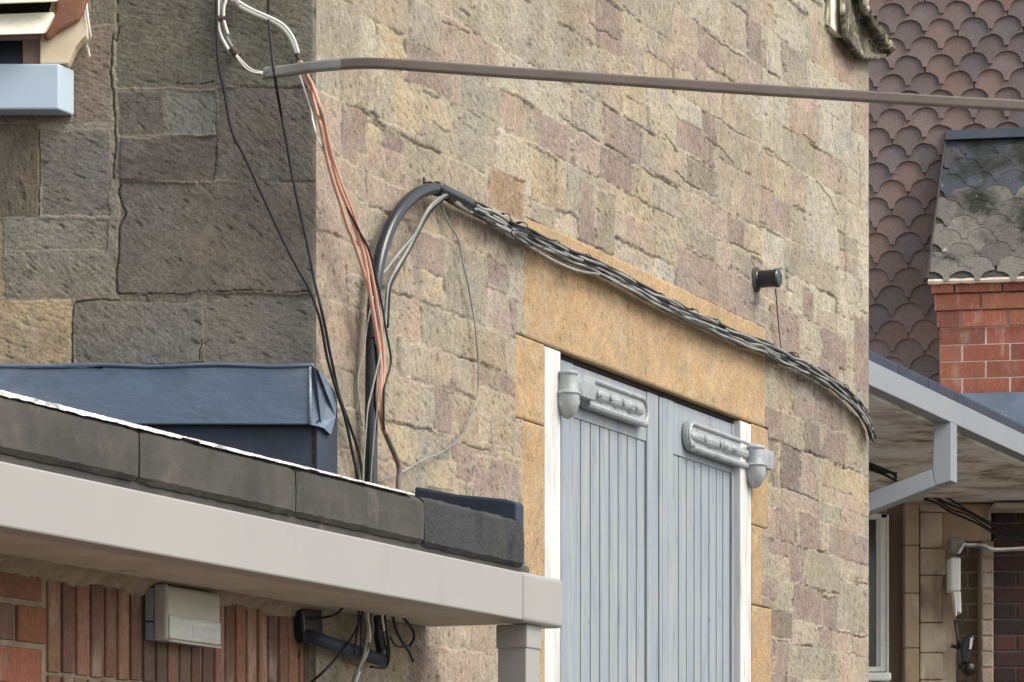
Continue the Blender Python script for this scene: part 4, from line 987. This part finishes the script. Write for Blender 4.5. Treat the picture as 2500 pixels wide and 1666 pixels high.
yy = [ztop, 1250, 1338, 1404, 1520, 1594, 1660, 1800, 2100, 3000]
for i, (a, b) in enumerate(zip(yy[:-1], yy[1:])):
    fb(2246, 2292 + (9 if i % 2 else 18), a + 1, b - .5, 19.74, .3, mb2)
fb(2300, 2334, ztop, YB, 19.78, .3, mb3)
mb.obj("pilaster", m_ashlar, house, bevel=.006); mb2.obj("jamb_masonry", m_ashlar_pale, house, bevel=.01); mb3.obj("flat_jamb", m_ashlar, house)
fb(2300, 2420, ztop, 1322, 19.775, .3).obj("stone_head", m_ashlar, house, bevel=.01)
mb = MB(); ml = MB(); mq = MB(); y = 1320; fb(2334, 2396, 1322, YB, 19.82, .3, ml); fb(2396, 2426, 1322, YB, 19.64, .45, ml)
r = 0
while y < 2300:
    x = 2335 - (0 if r % 2 else 30)
    while x < 2394:
        fb(max(x, 2335), min(x + 56, 2395), y + 3, y + 37, 19.815, .1, mb, bcol((132, 116, 100), .12)); x += 60
    fb(2397.5, 2424.5, y + 4, y + 38, 19.632, .1, mq, bcol((176, 158, 142), .08))
    y += 38.6; r += 1
bp_ = mb.obj("brick_pier", m_brick, house, bevel=.006); mq.obj("pier_quoin", m_brick, house, bevel=.006); ml.obj("mortar_bed", m_mortar, bp_)
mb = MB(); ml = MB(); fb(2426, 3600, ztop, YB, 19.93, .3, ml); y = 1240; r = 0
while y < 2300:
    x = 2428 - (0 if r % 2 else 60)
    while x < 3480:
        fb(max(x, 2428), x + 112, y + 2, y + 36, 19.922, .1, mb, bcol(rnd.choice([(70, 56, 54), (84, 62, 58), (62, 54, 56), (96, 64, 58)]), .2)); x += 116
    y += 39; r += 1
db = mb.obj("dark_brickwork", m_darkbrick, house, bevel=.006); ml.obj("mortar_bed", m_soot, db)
# pale plastered band between soffit and dark brick
fb(2426, 3600, ztop - 4, 1240, 19.6, .3).obj("plaster_band", m_soffit, house, bevel=.02)
wf = MB(); fb(2150, 2165, 1254, 1640, 19.72, .12, wf); fb(2050, 2165, 1254, 1266, 19.72, .12, wf); fb(2140, 2150, 1266, 1640, 19.76, .06, wf); fb(2050, 2150, 1628, 1640, 19.72, .12, wf)
fb(2166, 2170, 1256, 1648, 19.70, .05, wf)
win = wf.obj("window_frame", m_upvc, house, bevel=.008)
fb(2040, 2141, 1264, 1632, 19.80, .02).obj("window_glass", m_pane, win)
mb = MB(); fb(2040, 2176, 1642, 1662, 19.56, .3, mb); fb(2040, 2172, 1665, 1700, 19.62, .2, mb); mb.obj("window_sill", m_upvc, win, bevel=.01)

# services on that wall
cv = thing("cable_cover", "white plastic cable cover with tapered hood on the stone beside the grey brick pier", "cable cover")
Yc = 19.55
mb = MB(); mb.prism([PY(x, y, Yc) for x, y in ((2320, 1312), (2346, 1312), (2361, 1327), (2340, 1354), (2324, 1350))], Vector((0, .16, 0))); mb.obj("hood", m_greysheath, cv, bevel=.012)
mb = MB(); mb.prism([PY(x, y, Yc - .02) for x, y in ((2352, 1325), (2359, 1325), (2344, 1352), (2338, 1350))], Vector((0, .05, 0))); mb.obj("hood_rim", m_upvc, cv, bevel=.004)
fb(2321, 2346, 1361, 1443, Yc, .2).obj("casing", m_upvc, cv, bevel=.012)
mb = MB(); mb.prism([PY(x, y, Yc + .02) for x, y in ((2330, 1445), (2346, 1443), (2348, 1498), (2336, 1494))], Vector((0, .15, 0))); mb.obj("lower_flap", m_upvc, cv, bevel=.008)
cable("white_flex", [PY(2329, 1445, 19.5), PY(2333, 1475, 19.5), PY(2334, 1505, 19.5)], .006, m_whitewire, "short white flex hanging from the white cable cover", "cable")
cable("white_twin_cable", [PY(2356, 1330, 19.5), PY(2385, 1330, 19.5), PY(2405, 1333, 19.45), PY(2425, 1340, 19.45), PY(2460, 1340, 19.5), PY(2520, 1337, 19.5), PY(2620, 1336, 19.5)], .0075, m_whitewire, "white twin cable running right from the cable cover across dark brick, upper strand", "cable", "white cables across the dark brick")
cable("white_twin_cable", [PY(2358, 1333, 19.5), PY(2385, 1335, 19.5), PY(2405, 1339, 19.45), PY(2425, 1345, 19.45), PY(2460, 1344, 19.5), PY(2520, 1342, 19.5), PY(2620, 1341, 19.5)], .0065, m_greywire, "grey twin cable running right from the cable cover across dark brick, lower strand", "cable", "white cables across the dark brick")
sl_ = thing("security_light", "small black security light with pale lens on the grey brick pier", "wall lamp")
cable_ = MB().tube(smoothpath([PY(2332, 1515, 19.55), PY(2336, 1545, 19.52), PY(2344, 1590, 19.5)], 5), .009, 8).obj("arm", m_blackbox, sl_, smooth=True)
mb = MB(); mb.tube([PY(2322, 1576, 19.5), PY(2346, 1584, 19.5)], .012, 8); mb.obj("bracket", m_blackbox, sl_)
mb = MB(); mb.prism([PY(x, y, 19.42) for x, y in ((2345, 1582), (2353, 1560), (2362, 1551), (2377, 1551), (2380, 1558), (2372, 1590), (2364, 1618), (2350, 1620))], Vector((0, .12, 0))); mb.obj("head", m_blackbox, sl_, bevel=.01)
mb = MB(); mb.prism([PY(x, y, 19.405) for x, y in ((2369, 1558), (2376, 1556), (2372, 1584), (2366, 1586))], Vector((0, .02, 0))); mb.obj("lamp_lens", m_lens, sl_)
mb = MB(); mb.lathe(PY(2362, 1632, 19.46), Vector((.4, -1, -.3)), [(.0, -.06), (.04, -.05), (.045, .02), (.03, .045), (.0, .05)], 14); mb.tube([PY(2340, 1629, 19.46), PY(2374, 1627, 19.46)], .012, 8); mb.obj("sensor", m_blackbox, sl_, smooth=True)
GC = "dark wires under the far eave"
for k in range(4):
    rr = random.Random(60 + k)
    cable("eave_wire", [PY(x, y + k * 8 - 10 + rr.uniform(-5, 5), 19.5) for x, y in ((2255, 1205), (2285, 1216), (2320, 1232), (2365, 1255), (2410, 1282), (2455, 1303), (2510, 1318), (2580, 1330))], .0055 + .0015 * (k % 2), m_blackwire,
          ["topmost", "second", "third", "lowest"][k] + " of four dark wires slung from the far downpipe to the dark brick", "cable", GC)
for k in range(3):
    rr = random.Random(80 + k)
    cable("soffit_wire", [PY(x, y + k * 7 + rr.uniform(-5, 5), 17.2) for x, y in ((2090, 1128), (2125, 1133), (2155, 1143), (2178, 1150), (2190, 1158))], .008, m_blackwire, ["upper", "middle", "lower"][k] + " of three short dark wires under the soffit behind the far corner", "cable", "short wires under the soffit")
